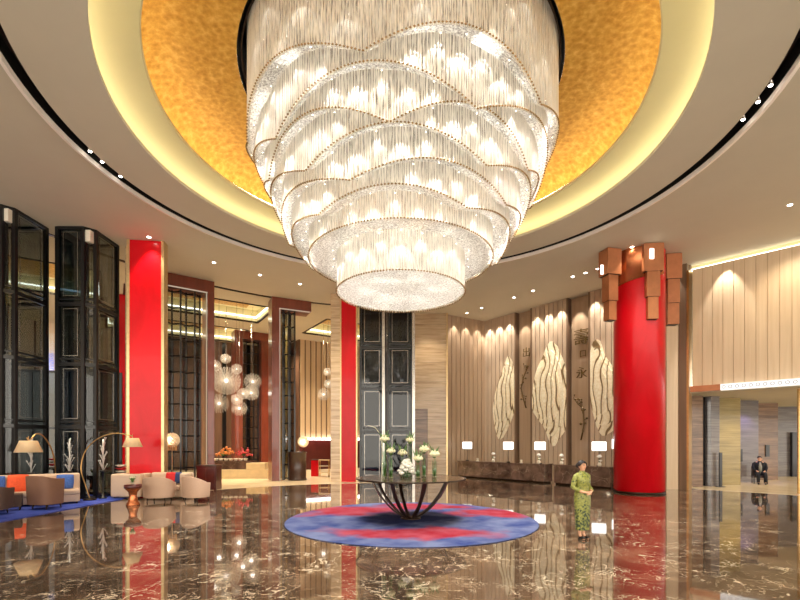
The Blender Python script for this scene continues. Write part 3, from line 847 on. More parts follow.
# big white bouquet in a bowl
t = thing('white_bouquet', 'big white bouquet in a low glass bowl at the centre of the round table', 'bouquet', (X(406.5,11.55),11.55,TT+.024))
MB().lathe([(.001,0),(.09,0),(.14,.06),(.15,.12),(.143,.12),(.13,.06),(.001,.01)], 24).build('glass_bowl', M['glass'], t)
mb = MB()
for k in range(22):
    a = k*2.4; r = .03+.0085*k; peony(mb, (r*cos(a), r*sin(a)*.8, .46-.016*k), .075, 2)
mb.build('blossoms', M['whitepetal'], t)
mb = MB()
for k in range(6): mb.tube([(.02*cos(k),.02*sin(k),.02),(.08*cos(k),.08*sin(k),.2)], .008, 4)
mb.build('stems', M['leaf'], t)
# arching twig in the leftmost vase
x0 = X(381.5,11.6)
t = thing('arching_twig', 'thin pale twig arching up and left above the leftmost vase', 'twig', (x0,11.6,TT+.024), 0)
mb = MB(); mb.tube([(0,0,0),(.02,0,.75),(-.02,0,1.12),(-.16,0,1.3),(-.36,0,1.36)], [.008,.007,.006,.005,.003], 6); mb.build('stem', M['petal'], t)
mb = MB(); mb.tube([(.01,0,.8),(.05,0,1.15),(.04,0,1.35)], [.006,.005,.002], 5); mb.build('shoot', M['leaf'], t)

# ------------------------------------------------------------------ reception counters and what stands on them
def counter(label, p, q):
    L = (Vector(q)-Vector(p)).length; ang = math.atan2(q[1]-p[1], q[0]-p[0])
    t = thing('reception_counter', label, 'reception counter', (p[0],p[1],0), ang, 'dark marble reception counters')
    MB().box(.05,.05,0, L-.05,.7,.08).build('plinth', M['bronze'], t)
    MB().box(0,0,.08, L,.75,.9).build('front_body', M['counter'], t, bevel=.008)
    MB().box(-.03,-.04,.9, L+.03,.8,.95).build('countertop', M['counter'], t, bevel=.006)
    return ang
C1a, C1d = Vector((3.36,26.1)), Vector((.66,-.75))
C2a, C2d = Vector((7.36,21.5)), Vector((.578,-.816))
a1 = counter('long dark marble reception counter on the left behind the table', C1a, C1a+C1d*5.55)
a2 = counter('shorter dark marble reception counter behind the woman in green', C2a, C2a+C2d*2.85)
def on_c(px, which, back=.45):
    A, D, an = (C1a, C1d, a1) if which == 1 else (C2a, C2d, a2)
    n = Vector((-sin(an), cos(an)))*back; A = A+n
    tt = (px-400)/F; s = (tt*A.y-A.x)/(D.x-D.y*tt); p = A+D*s; return p, an
def desk_lamp(px, which, label, scale=1):
    p, an = on_c(px, which)
    t = thing('desk_lamp', label, 'lamp', (p.x,p.y,.955), an*.3, 'white box lamps on the reception counters')
    MB().lathe([(.001,0),(.1,0),(.1,.02),(.02,.035),(.001,.035)], 20).build('lamp_base', M['bronze'], t)
    MB().tube([(0,0,.03),(0,0,.72)], .014, 8).build('stem', M['bronze'], t)
    MB().box(-.26*scale,-.13,.68, .26*scale,.13,1.08).build('lamp_shade', M['shade_glow'], t, bevel=.02)
desk_lamp(467.3, 1, 'leftmost glowing white box lamp on the long counter')
desk_lamp(508.3, 1, 'glowing white box lamp below the left leaf relief')
desk_lamp(540, 1, 'glowing white box lamp at the right end of the long counter')
desk_lamp(599, 2, 'glowing white box lamp on the counter right of the woman in green', 1.1)
tag(MB().box(-.035,-.05,0,.035,0,.46).build('wall_sconce', M['shade_glow'], loc=(wp(8.17)[0]-.789*.12, wp(8.17)[1]-.614*.12, 1.7), rz=WANG), 'thin white light strip on the reception wall beside the red column', 'wall light')
def orchid(px, which, label):
    p, an = on_c(px, which, .25)
    t = thing('flower_vase', label, 'vase of flowers', (p.x,p.y,.955), 0, 'small flower vases on the reception counters')
    MB().lathe([(.001,0),(.07,0),(.09,.08),(.05,.17),(.042,.17),(.08,.08),(.001,.01)], 16).build('vase', M['whitestone'], t)
    m = MB(); peony(m, (0,0,.42), .11); peony(m, (.04,0,.24), .08, 2); m.build('blossom', M['whitepetal'], t)
    m = MB(); m.tube([(0,0,.1),(.01,0,.4)], .008, 5)
    for k in range(5): m.tube([(0,0,.17),(.08*cos(k*1.3),.08*sin(k*1.3),.3)], [.012,.003], 4)
    m.build('stems', M['leaf'], t)
orchid(493.3, 1, 'white orchid vase between the two leftmost counter lamps')
orchid(538.8, 1, 'yellow white flower vase under the lamp at the right end of the long counter')
orchid(561.5, 2, 'white orchid vase left of the woman in green')
orchid(599.5, 2, 'white flower vase under the lamp right of the woman in green')
for px, lab in ((477.5, 'small white card stand at the left of the long counter'), (521.3, 'small pale card stand in the middle of the long counter')):
    p, an = on_c(px, 1, .3)
    m = MB(); m.prism([(-.07,-.05),(.07,-.05),(.07,.05),(-.07,.05)], 0, .02); m.box(-.06,-.01,.02,.06,.01,.16)
    tag(m.build('card_stand', M['whitestone'], loc=(p.x,p.y,.955), rz=an), lab, 'card stand')

# leaf reliefs on the reception wall
def relief(label, pts, k):
    P = [sz(480+x/3.75, 300+y/3.75) for x, y in pts]
    # round the outline a little by subdividing
    Q = []
    n = len(P)
    for i in range(n):
        a, b_ = P[i], P[(i+1)%n]
        Q += [(a[0]*.75+b_[0]*.25, a[1]*.75+b_[1]*.25), (a[0]*.25+b_[0]*.75, a[1]*.25+b_[1]*.75)]
    sc = sum(p[0] for p in Q)/len(Q); zc = sum(p[1] for p in Q)/len(Q)
    p0 = wp(sc)
    t = thing('leaf_relief', label, 'wall relief', (p0[0]-.789*.075, p0[1]-.614*.075, zc-2.0), WANG, 'carved leaf reliefs on the reception wall')
    for lay, (f, y0) in enumerate(((1.0,0), (.82,-.06), (.6,-.10), (.36,-.14))):
        pts2 = [((p[0]-sc)*f, (p[1]-zc)*f+2.0) for p in Q]
        m = MB(); n = len(pts2); bm_ = bmesh.new()
        vv = [bm_.verts.new((x, y0, z)) for x, z in pts2]
        es_ = [bm_.edges.new((vv[i], vv[(i+1)%n])) for i in range(n)]
        bmesh.ops.triangle_fill(bm_, use_beauty=True, edges=es_)
        bm_.verts.index_update()
        front = [tuple(v.index for v in f_.verts) for f_ in bm_.faces]; bm_.free()
        vs = [(x,y0,z) for x, z in pts2] + [(x,y0+.07,z) for x, z in pts2]
        m.add(vs, front + [(i,i+n,(i+1)%n+n,(i+1)%n) for i in range(n)])
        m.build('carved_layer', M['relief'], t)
relief('slender carved leaf relief, leftmost on the reception wall', [(108,205),(128,235),(132,300),(132,420),(125,440),(95,510),(75,528),(62,500),(50,420),(55,370),(70,310),(85,270),(100,225)], 0)
relief('widest carved leaf relief in the middle of the reception wall', [(268,150),(290,170),(300,190),(325,250),(332,330),(330,480),(300,520),(280,555),(262,530),(245,480),(225,455),(195,410),(197,370),(205,300),(215,260),(235,220),(250,180)], 1)
relief('carved branching relief partly hidden behind the red column', [(430,150),(450,148),(462,175),(468,205),(490,235),(508,262),(524,250),(532,300),(534,400),(524,470),(500,492),(465,515),(445,490),(430,440),(415,380),(415,290),(412,230),(418,180)], 2)
# calligraphy characters and gold branches in the niches
def glyph(ch, px, py, size, label, name='calligraphy_character'):
    s, z = sz(px, py); p = wp(s)
    cu = bpy.data.curves.new(name, 'FONT'); cu.body = ch; cu.size = size; cu.extrude = .02; cu.align_x = 'CENTER'; cu.align_y = 'CENTER'
    tmp = bpy.data.objects.new('tmp', cu); COL.objects.link(tmp)
    bpy.context.view_layer.update()
    dg = bpy.context.evaluated_depsgraph_get(); me = bpy.data.meshes.new_from_object(tmp.evaluated_get(dg))
    bpy.data.objects.remove(tmp)
    me.transform(Matrix.Rotation(PI/2, 4, 'X')); me.materials.clear(); me.materials.append(M['char'])
    o = bpy.data.objects.new(name, me); COL.objects.link(o)
    off = .0
    o.location = (p[0]+.789*off, p[1]+.614*off, z); o.rotation_euler.z = WANG
    tag(o, label, 'calligraphy'); return o
glyph('壽', 581, 338, .88, 'large dark gold calligraphy character high in the right niche')
glyph('口', 583, 354, .42, 'small square calligraphy character below the large one in the right niche')
glyph('永', 581.5, 373.5, .62, 'lowest calligraphy character in the right niche beside the branch relief')
glyph('出', 526.3, 353, .58, 'calligraphy character high in the left niche')
def branch(label, pts):
    m = MB(); P = []
    for px, py in pts:
        s, z = sz(px, py); p = wp(s); P.append((p[0]+.0, p[1]+.0, z))
    m.tube(P, .035, 6)
    for i in range(len(P)-1):
        a, b_ = Vector(P[i]), Vector(P[i+1]); mid = (a+b_)/2
        for k in range(4):
            o = a.lerp(b_, k/4); q = o+Vector((random.uniform(-.2,.2), 0, random.uniform(-.1,.4))); q += Vector((0,-.05,0)); m.tube([o, q], [.02,.006], 5)
            m.ball(q, random.uniform(.035,.07), 6, 5)
    tag(m.build('branch_relief', M['char']), label, 'wall relief')
branch('small gold blossom branch relief in the left niche', [(528,366),(524,376),(521,388),(523,398),(526,408)])
branch('gold blossom branch relief low in the right niche', [(574,398),(578,404),(583,408),(584,424),(581,440)])

# ------------------------------------------------------------------ ceiling downlights
spots = [((149,237),'downlight in the ceiling above the near red pillar'), ((214,262.5),'downlight in the ceiling above the first wood portal'),
 ((260,275),'downlight in the ceiling between the two wood portals'), ((300,284),'downlight in the ceiling above the middle wood portal'),
 ((572.8,276.6),'downlight nearest the reception wall, leftmost of the close three'), ((585.6,272.9),'middle one of three downlights left of the copper collar'),
 ((597.7,268.8),'downlight closest to the copper collar on its left'), ((514,297.5),'downlight in front of the left leaf relief'),
 ((533,290.7),'downlight in front of the wide leaf relief'), ((481.6,308),'downlight near the back corner of the reception wall'),
 ((467,313),'downlight farthest back by the corner wall'), ((790,205),'downlight at the right edge above the cream wall'), ((632,247),'downlight above the red column')]
d0 = None
for k, ((px,py), lab) in enumerate(spots):
    x, y = on_ceiling(px, py)
    if d0 is None:
        d0 = thing('recessed_downlight', lab, 'ceiling light', (x,y,CEIL), 0, 'recessed ceiling downlights')
        MB().lathe([(.065,0),(.1,-.012),(.1,0)], 20).build('trim_ring', M['lip'], d0)
        MB().lathe([(.001,-.006),(.065,-.006)], 20).build('lens', M['down'], d0)
    else: dup(d0, (x,y,CEIL), label=lab)
    if k < 4 or k > 10: lamp('SPOT', (x,y,CEIL-.05), 500, (1,.84,.62), None, .08, 80, .6, (x,y,0), 'downlight_beam')
g0 = None
for k, (px, py) in enumerate([(768.6,88),(751,105),(738,122),(102,153),(115.5,163),(131,177)]):
    x, y = on_ceiling(px, py); d = Vector((x-RX, y-RY)).normalized()*8.11
    lab = ('first','second','third')[k % 3] + (' spotlight down the dark ring groove on the right side' if k < 3 else ' spotlight down the dark ring groove on the left side')
    if g0 is None:
        g0 = thing('groove_spotlight', lab, 'ceiling light', (RX+d.x,RY+d.y,CEIL+.05), 0, 'spotlights in the ring groove')
        MB().tube([(0,0,.3),(0,0,0)], .05, 12).build('housing', M['silver'], g0)
        MB().lathe([(.001,-.012),(.04,-.012),(.04,0)], 12).build('lens', M['down'], g0)
    else: dup(g0, (RX+d.x,RY+d.y,CEIL+.05), label=lab)
# wall washers along reception wall, corner wall and right wall
def washer(x, y, e, tgt, spot=58): lamp('SPOT', (x,y,CEIL-.04), e*1.15, (1,.94,.86), None, .03, spot, .5, tgt, 'wall_washer')
for s in (.45,1.2,1.95,2.95,3.85,4.6,5.35,6.3,7.25,8.0,8.8,9.8,10.8):
    p = WB+WD*s + Vector((-.789,-.614))*.42; q = WB+WD*s
    washer(p.x, p.y, 330, (q.x-.789*-.1, q.y, 4.5))
for s, z_ in ((1.4,5.0),(4.6,5.3),(7.8,5.2)):
    p = WB+WD*s+Vector((-.789,-.614))*3.2; q = WB+WD*s; lamp('SPOT', (p.x,p.y,CEIL-.04), 420, (1,.92,.78), None, .03, 34, .6, (q.x,q.y,z_), 'relief_fill_spot')  # spots added to brighten the leaf reliefs, no fitting modelled
for s in (.5,1.4,2.3):
    d = Vector((2.54,1.5)).normalized(); n = Vector((d.y,-d.x)); p = Vector((2.76,26.6))+d*s+n*.4; q = Vector((2.76,26.6))+d*s
    washer(p.x, p.y, 200, (q.x, q.y, 4.5))
for s in (1.3,):
    p = RE+RD*s + Vector((-.707,-.707))*.4; q = RE+RD*s; washer(p.x, p.y, 300, (q.x, q.y, 5.5))
for s in (3.5,6.5,9.5,12.5):
    p = RE+RD*s + Vector((-.707,-.707))*1.6; q = RE+RD*s; lamp('SPOT', (p.x,p.y,CEIL-.05), 450, (1,.86,.64), None, .2, 100, .8, (q.x,q.y,6), 'wall_washer')

# ------------------------------------------------------------------ lounge: firework pendants
def starburst(n, R, core, rod, tip):
    m = MB(); m.ball((0,0,0), core, 10, 7); g = (1+5**.5)/2
    for i in range(n):
        z = 1-2*(i+.5)/n; r = math.sqrt(1-z*z); a = 2*PI*i/g
        d = Vector((r*cos(a), r*sin(a), z)); m.rod(d*core*.8, d*R, rod); m.octa(d*R, tip)
    return m
P_ = [(226.4,380.8,13.5,'largest starburst globe pendant at the centre of the cluster'), (225.7,358.8,4.8,'topmost small starburst globe pendant'),
 (236.7,369,5,'small starburst pendant up right of the largest one'), (215,365.5,5.5,'small starburst pendant up left of the largest one'),
 (252.8,381.6,8,'medium starburst pendant far right of the cluster, upper'), (251.3,392.8,7.3,'medium starburst pendant just under the upper right one'),
 (243,393.7,5.4,'small starburst pendant left of the lower right medium one'), (236.7,399.5,5.4,'small starburst pendant above the lowest one'),
 (239.2,408.3,7.4,'lowest starburst pendant of the cluster'), (219,403.6,9.3,'second largest starburst pendant below left of the largest'),
 (323.6,394.4,5.8,'low starburst pendant seen through the middle portal'), (327.5,372,3.8,'topmost starburst pendant seen through the middle portal'),
 (328.5,384,4.2,'starburst pendant between two others in the middle portal')]
for k, (px, py, r, lab) in enumerate(P_):
    Y = [25,26.4,24.0,26.6,25.0,26.3,23.9,25.8,27.2,23.6,28.5,29.1,27.9][k]; z = Z(py, Y); R = r*Y/F
    t = thing('starburst_pendant', lab, 'pendant light', (X(px,Y),Y,z), 0, 'starburst globe pendants in the lounge')
    starburst(320 if r > 10 else 130, R, R*.12, .0032, .024 if r > 10 else .019).build('globe', M['starglass'], t)
    MB().tube([(0,0,R*.2),(0,0,CEIL-z)], .008, 5).build('cord', M['silver'], t)
    MB().ball((0,0,0), R*.14, 8, 6).build('bulb', M['shade_glow'], t)
    if r > 5: lamp('POINT', (0,0,0), 4 if r < 10 else 15, (1,.95,.88), t, .1, name='pendant_light')

# lounge buffet
t = thing('buffet_counter', 'cream stone buffet counter with dark display top in the lounge', 'buffet', (X(214,24.9),24.9,0), .05)
MB().box(0,0,0, 2.95,1.1,.5).build('stone_base', M['cream'], t, bevel=.02)
MB().box(0,.15,.5, 1.9,1.0,.98).build('display_top', M['counter'], t, bevel=.01)
MB().box(1.75,-.02,.5, 2.8,.8,.86).build('cream_block', M['cream'], t, bevel=.02)
bd = None
for k in range(7):
    x = X(215.5+k*4.9, 25.2); lab = ['square white bowl at the left end of the buffet', 'second', 'third', 'fourth', 'fifth', 'sixth', 'last'][k]
    if k: lab = lab + ' white dish from the left on the buffet'
    if bd is None:
        m = MB().lathe([(.001,0),(.08,0),(.13,.12),(.12,.12),(.075,.02),(.001,.015)], 14)
        bd = tag(m.build('serving_dish', M['whitestone'], loc=(x,25.3,.985)), lab, 'dish', 'white dishes on the buffet')
    else:
        o = bd.copy(); COL.objects.link(o); o.location = (x,25.3,.985); o['label'] = lab
for px, mt, lab in ((226,'orangeflower','orange blossom arrangement on the buffet'), (244.5,'redflower','red and pink blossom arrangement on the buffet')):
    t = thing('flower_arrangement', lab, 'flowers', (X(px,25.65),25.65,.985))
    MB().lathe([(.001,0),(.08,0),(.1,.1),(.06,.28),(.05,.28),(.001,.03)], 14).build('vase', M['maroon'], t)
    m = MB(); l = MB()
    for k in range(30):
        a = random.uniform(0,2*PI); e = random.uniform(.2,1.4); d = Vector((cos(a)*cos(e), sin(a)*cos(e), sin(e)))*random.uniform(.3,.55)
        l.tube([(0,0,.25), d*.6+Vector((0,0,.25)), d+Vector((0,0,.2))], .008, 4); m.ball(d+Vector((0,0,.2)), random.uniform(.04,.09), 6, 5)
    m.build('blossoms', M[mt], t); l.build('twigs', M['leaf'], t)
# drum stand with round paper lamp, and trolley, seen through the middle portal
t = thing('drum_pedestal', 'dark round pedestal just inside the middle portal', 'pedestal', (X(297,23.95),23.95+.1,0))
MB().lathe([(.001,0),(.5,0),(.5,.06),(.46,.08),(.46,1.42),(.5,1.45),(.5,1.5),(.001,1.5)], 32).build('drum', M['darkwood'], t)
t = thing('disc_lamp', 'round cream disc lamp standing on the dark pedestal', 'lamp', (X(303,23.9),23.95,1.52))
MB().lathe([(.001,0),(.12,0),(.12,.03),(.001,.04)], 16).build('lamp_base', M['bronze'], t)
MB().tube([(0,0,.03),(0,0,.25)], .015, 6).build('stem', M['bronze'], t)
MB().ball((0,0,.52), .3, 20, 12, (1,.45,1)).build('lamp_shade', M['paper'], t)
lamp('POINT', (0,-.25,.5), 12, (1,.8,.55), t, .05)
t = thing('serving_trolley', 'gold framed serving trolley in front of the red lounge wall', 'trolley', (X(319,26),26,0))
for x in (0,.55):
    for y in (0,.4): MB().tube([(x,y,0),(x,y,1.0)], .018, 6).build('leg', M['brass'], t)
for z in (.25,.62,.97): MB().box(-.02,-.02,z, .57,.42,z+.03).build('shelf', M['cream'], t)
t = thing('red_cabinet', 'small red cabinet left of the gold trolley in the lounge', 'cabinet', (X(311,26.5),26.5,0))
MB().box(0,0,0,.42,.4,.95).build('body', M['red'], t, bevel=.01); MB().box(-.02,-.02,.95,.44,.42,1.0).build('top', M['darkwood'], t)

# ------------------------------------------------------------------ lounge seating on the left
m = MB(); m.prism([(-10.15,17.9),(-9.75,15.7),(-10.05,11.4),(-10.6,9.2),(-17,9.2),(-17,17.9)], .003, .02)
tag(m.build('area_rug', M['bluerug'], loc=(0,0,0)), 'blue and violet carpet under the left lounge seats', 'rug')

def cushion(name, label, mat, loc, rz, tilt=.3, s=.46, group='cushions on the lounge sofas', cat='cushion'):
    m = MB(); n = 10; vs = []
    for i in range(n+1):
        for j in range(n+1):
            u, v = i/n*2-1, j/n*2-1; vs.append((u*s/2*(1-.06*v*v), .0, v*s/2*(1-.06*u*u)))
    k = (n+1)**2
    th = lambda i, j: .085*((1-(i/n*2-1)**4)*(1-(j/n*2-1)**4))**.5
    F_ = []; VV = [(x, -th(q//(n+1), q%(n+1)), z) for q, (x, y, z) in enumerate(vs)] + [(x, th(q//(n+1), q%(n+1)), z) for q, (x, y, z) in enumerate(vs)]
    for i in range(n):
        for j in range(n):
            a = i*(n+1)+j; F_.append((a, a+n+1, a+n+2, a+1)); F_.append((a+k, a+k+1, a+k+n+2, a+k+n+1))
    m.add(VV, F_, True); o = m.build(name, mat); o.location = loc; o.rotation_euler = (-tilt, 0, rz)
    return tag(o, label, cat, group)
def sofa(label, loc, rz, L, D=.95, arm_l=True, arm_r=True, h=.78, mat='sofa', nseat=3):
    t = thing('sofa', label, 'sofa', (*loc,0.021 if loc[0] < -10.2 else 0), rz, 'pale lounge sofas')
    m = M[mat]
    MB().box(.02,.06,.06, L-.02,D-.02,.3).build('base', m, t, bevel=.03)
    MB().box(0,D-.24,.06, L,D,h).build('backrest', m, t, bevel=.06)
    if arm_l: MB().box(0,0,.06, .2,D-.24,h-.0).build('arm', m, t, bevel=.05)
    if arm_r: MB().box(L-.2,0,.06, L,D-.24,h-.0).build('arm', m, t, bevel=.05)
    x0 = .21 if arm_l else .01; x1 = L-(.21 if arm_r else .01); w = (x1-x0)/nseat
    for k in range(nseat): MB().box(x0+k*w+.005,0,.3, x0+(k+1)*w-.005,D-.25,.46).build('seat_cushion', M['sofa'], t, bevel=.05)
    for x in (.1,L-.1):
        for y in (.12,D-.1): MB().tube([(x,y,0),(x,y,.07)], .025, 8).build('foot', M['bronze'], t)
    return t
# left sofa: front at Y 15.1, from beyond the frame to x=-10.85
sofa('long pale sofa with blue and orange cushions at the far left', (-12.94,12.71), .644, 3.2, .95, arm_r=False, h=.95, nseat=3)
cushion('cushion', 'blue patterned cushion left of the orange one on the left sofa', M['blue'], (-12.28,13.62,.73), .644, .25, .52)
cushion('cushion', 'bright orange cushion on the left sofa', M['orange'], (-11.86,13.98,.74), .644, .25, .54)
cushion('cushion', 'blue patterned cushion at the right end of the left sofa', M['blue'], (-10.98,14.75,.72), .5, .25, .48)
# brown armchair seen from behind
def tub_chair(label, loc, rz, mat, s=1.0, h=.8, square=False):
    t = thing('armchair', label, 'armchair', (*loc,0.021 if loc[0] < -10.2 else 0), rz, 'lounge armchairs')
    # curved shell: opens towards +y
    m = MB(); n = 24; vs = []
    for i in range(n+1):
        a = math.radians(200+ (340-200)*0) ; f = i/n
        ang = math.radians(165 + 210*f)   # 165..375: wraps round the -y side
        pw = .55 if square else .85
        ca = math.copysign(abs(cos(ang))**pw, cos(ang)); sa = math.copysign(abs(sin(ang))**pw, sin(ang))
        lo = .9 if square else .74; top = h*(lo+(1-lo)*max(0, -sin(ang))**.8)
        for r, z in ((.40,.14),(.43,top),(.36,top),(.34,.16)):
            vs.append((r*s*ca*1.05, r*s*sa, z))
    fs = []
    for i in range(n):
        for q in range(4): fs.append((i*4+q, i*4+4+q, i*4+4+(q+1)%4, i*4+(q+1)%4))
    fs += [(0,1,2,3), (n*4+3,n*4+2,n*4+1,n*4)]
    m.add(vs, fs, True); o = m.build('shell_back', mat, t, bevel=.015)
    m = MB().lathe([(.001,.14),(.34*s,.14),(.35*s,.36),(.31*s,.43),(.001,.45)], 28, power=.75); m.build('seat', mat, t)
    for x in (-.26*s,.26*s):
        for y in (-.24*s,.24*s): MB().tube([(x*.9,y*.9,.15),(x,y,0)], [.024,.015], 8).build('leg', M['tableleg'], t)
    return t
tub_chair('high backed brown woven armchair seen from behind by the left sofa', (X(47,13.55),13.55), -.2, M['wicker'], .98, 1.0, True)
tub_chair('dark brown armchair cut off by the left edge of the view', (-11.25,12.4), .3, M['wickerdark'], 1.0, .8, True)
# ottoman or low dark bench in front of the left sofa
t = thing('ottoman', 'dark brown low bench between the two left armchairs', 'ottoman', (-11.42,13.15,.021), .644)
MB().box(-.3,-.2,.1, .3,.2,.48).build('seat', M['wickerdark'], t, bevel=.03)
for x in (-.24,.24):
    for y in (-.15,.15): MB().tube([(x,y,0),(x,y,.11)], .02, 6).build('leg', M['tableleg'], t)

# right group
sofa('pale sofa with colourful cushions behind the two beige armchairs', (-9.14,15.98), 0, 1.5, .76, arm_l=False, h=.9, nseat=2)
sofa('short pale sofa seen from its plain back, beside the copper side table', (-9.2,16.7), PI, 1.06, .78, h=.88, nseat=1)
for px, mt, lab in ((171.5,'redcush','red cushion on the sofa behind the beige armchairs'), (177,'navy','navy cushion between the red and beige ones'), (183.5,'beigecush','beige cushion at the right of the sofa behind the armchairs')):
    cushion('cushion', lab, M[mt], (X(px,16.28),16.28+.006*(px-171),.72), .1, .25, .42)
tub_chair('left of the two beige tub armchairs, back to the camera', (X(159.5,15.35),15.35), .1, M['chairfab'], 1.12, .86)
tub_chair('right of the two beige tub armchairs, angled to the right', (X(195,15.3),15.45), -.35, M['chairfab'], 1.06, .86)
t = thing('side_table', 'copper hourglass side table in front of the short sofa', 'side table', (X(133,14.35),14.35,0), 0)
MB().lathe([(.001,0),(.2,0),(.2,.03),(.15,.12),(.11,.3),(.13,.42),(.2,.5),(.24,.56)], 28).build('hourglass_base', M['copper'], t)
MB().lathe([(.001,.55),(.25,.55),(.26,.6),(.25,.66),(.001,.66)], 28).build('tabletop', M['maroon'], t)
t = thing('potted_plant', 'small white and green plant on the copper side table', 'plant', (X(132.5,14.35),14.35,.665))
MB().lathe([(.001,0),(.05,0),(.06,.1),(.05,.1),(.001,.02)], 14).build('pot', M['glass'], t)
m = MB()
for k in range(14):
    a = k*2.4; m.tube([(0,0,.05),(.05*cos(a),.05*sin(a),.16),(.1*cos(a),.1*sin(a),.2+.02*(k%4))], [.008,.012,.003], 4)
m.build('leaves', M['leaf'], t)
m = MB(); [m.ball((.06*cos(k*2.1), .06*sin(k*2.1), .22), .03, 6, 5) for k in range(5)]; m.build('blossoms', M['petal'], t)
# red and white bowls on the short sofa's back shelf
t = thing('stacked_bowls', 'red and white striped bowls beyond the short sofa', 'bowls', (X(121.5,17.0),17.0,0))
MB().lathe([(.001,0),(.22,0),(.2,.04),(.04,.06),(.04,.8),(.3,.83),(.3,.86),(.001,.86)], 20).build('stand', M['bronze'], t)
for k in range(3): MB().lathe([(.001,.86+k*.11),(.1,.86+k*.11),(.22,.93+k*.11),(.2,.93+k*.11),(.001,.88+k*.11)], 20).build('bowl', M['redcush' if k % 2 else 'whitestone'], t)
t = thing('stacked_bowls', 'red and white stack of bowls beyond the left sofa by the arc lamp', 'bowls', (X(54.5,17.0),17.0,.021))
MB().lathe([(.001,0),(.22,0),(.2,.04),(.04,.06),(.04,.95),(.3,.98),(.3,1.0),(.001,1.0)], 20).build('stand', M['bronze'], t)
for k in range(4): MB().lathe([(.001,1.0+k*.1),(.1,1.0+k*.1),(.24,1.07+k*.1),(.22,1.07+k*.1),(.001,1.02+k*.1)], 20).build('bowl', M['redcush' if k % 2 else 'whitestone'], t)
t = thing('podium_cabinet', 'dark maroon podium cabinet at the right end of the lounge seats', 'cabinet', (X(196.5,18.9),18.9,0))
MB().box(0,0,0,.82,.6,1.0).build('body', M['maroon'], t, bevel=.01); MB().box(-.03,-.03,1.0,.85,.63,1.05).build('top', M['darkwood'], t, bevel=.01)
MB().box(.05,-.02,.08,.4,0,.92).build('door', M['maroon'], t); MB().box(.43,-.02,.08,.77,0,.92).build('door', M['maroon'], t)

# arc lamps
def arc_lamp(label, shade_px, arc, Y, sw, sh, shade_Y):
    bx = X(arc[-1][0], Y); t = thing('arc_lamp', label, 'floor lamp', (bx,Y,.021))
    n_ = len(arc)-1; YY = [shade_Y+(Y-shade_Y)*min(1, i/(n_-1)) for i in range(n_+1)]
    P = [(X(px,y_)-bx, y_-Y, Z(py,y_)-.021) for (px, py), y_ in zip(arc, YY)]
    MB().lathe([(.001,0),(.2,0),(.2,.04),(.03,.07),(.001,.07)], 24).build('lamp_base', M['bronze'], t)
    # smooth the arc with Catmull-Rom
    Q = []
    PP = [Vector(p) for p in [P[0]]+P+[P[-1]]]
    for i in range(1, len(PP)-2):
        for k in range(6):
            f = k/6; a, b_, c_, d_ = PP[i-1:i+3]
            Q.append(.5*((2*b_)+(c_-a)*f+(2*a-5*b_+4*c_-d_)*f*f+(3*b_-a-3*c_+d_)*f**3))
    Q.append(PP[-2]); MB().tube(Q, .02, 8).build('arc_arm', M['brass'], t)
    sx_, sy_ = X(shade_px[0], shade_Y)-bx, Z(shade_px[1], shade_Y)-.021; dy_ = shade_Y-Y
    MB().tube([(sx_,dy_,sy_+sh/2+.14),(sx_,dy_,sy_)], .01, 6).build('drop_rod', M['brass'], t)
    MB().lathe([(sw*.62,sy_+sh/2),(sw,sy_-sh/2),(sw-.01,sy_-sh/2),(sw*.61,sy_+sh/2)], 32, (sx_,dy_)).build('lamp_shade', M['lampshade'], t)
    MB().ball((sx_,dy_,sy_), .05, 8, 6).build('bulb', M['bulb'], t)
    lamp('POINT', (sx_,dy_,sy_), 28, (1,.72,.4), t, .05, name='arc_lamp_light')
arc_lamp('arched floor lamp with cream shade over the left sofa', (28.5,446.5), [(27,438),(30,440),(36,434),(43,436),(50,446),(54,458),(55.5,474),(55.5,498)], 15.25, .36, .36, 13.9)
arc_lamp('wide arched floor lamp whose cream shade hangs by the red pillar', (132.5,442.5), [(132,436),(126,434.5),(114,433.5),(99,438),(86,450),(81,468),(85,484),(90,499)], 15.5, .31, .31, 15.6)
# globe lamp with fringe beside first portal
t = thing('globe_lamp', 'textured cream globe lamp with fringe right of the near red pillar', 'floor lamp', (X(171.5,17.9),17.95,0))
MB().lathe([(.001,0),(.17,0),(.17,.03),(.02,.05),(.001,.05)], 20).build('lamp_base', M['bronze'], t)
MB().tube([(0,0,.04),(0,0,1.85)], .012, 6).build('pole', M['brass'], t)
m = MB(); m.ball((0,0,2.1), .26, 16, 12)
for i in range(140):
    z = 1-2*(i+.5)/140; r = math.sqrt(1-z*z); a = 2*PI*i/1.618
    m.ball((.26*r*cos(a), .26*r*sin(a), 2.1+.26*z), .035, 5, 4)
m.build('globe_shade', M['paper'], t)
m = MB()
for k in range(16): a = 2*PI*k/16; m.strand(.16*cos(a), .16*sin(a), 1.68, 1.92, .01)
m.build('fringe', M['brass'], t)
lamp('POINT', (0,-.4,2.1), 16, (1,.85,.6), t, .1)
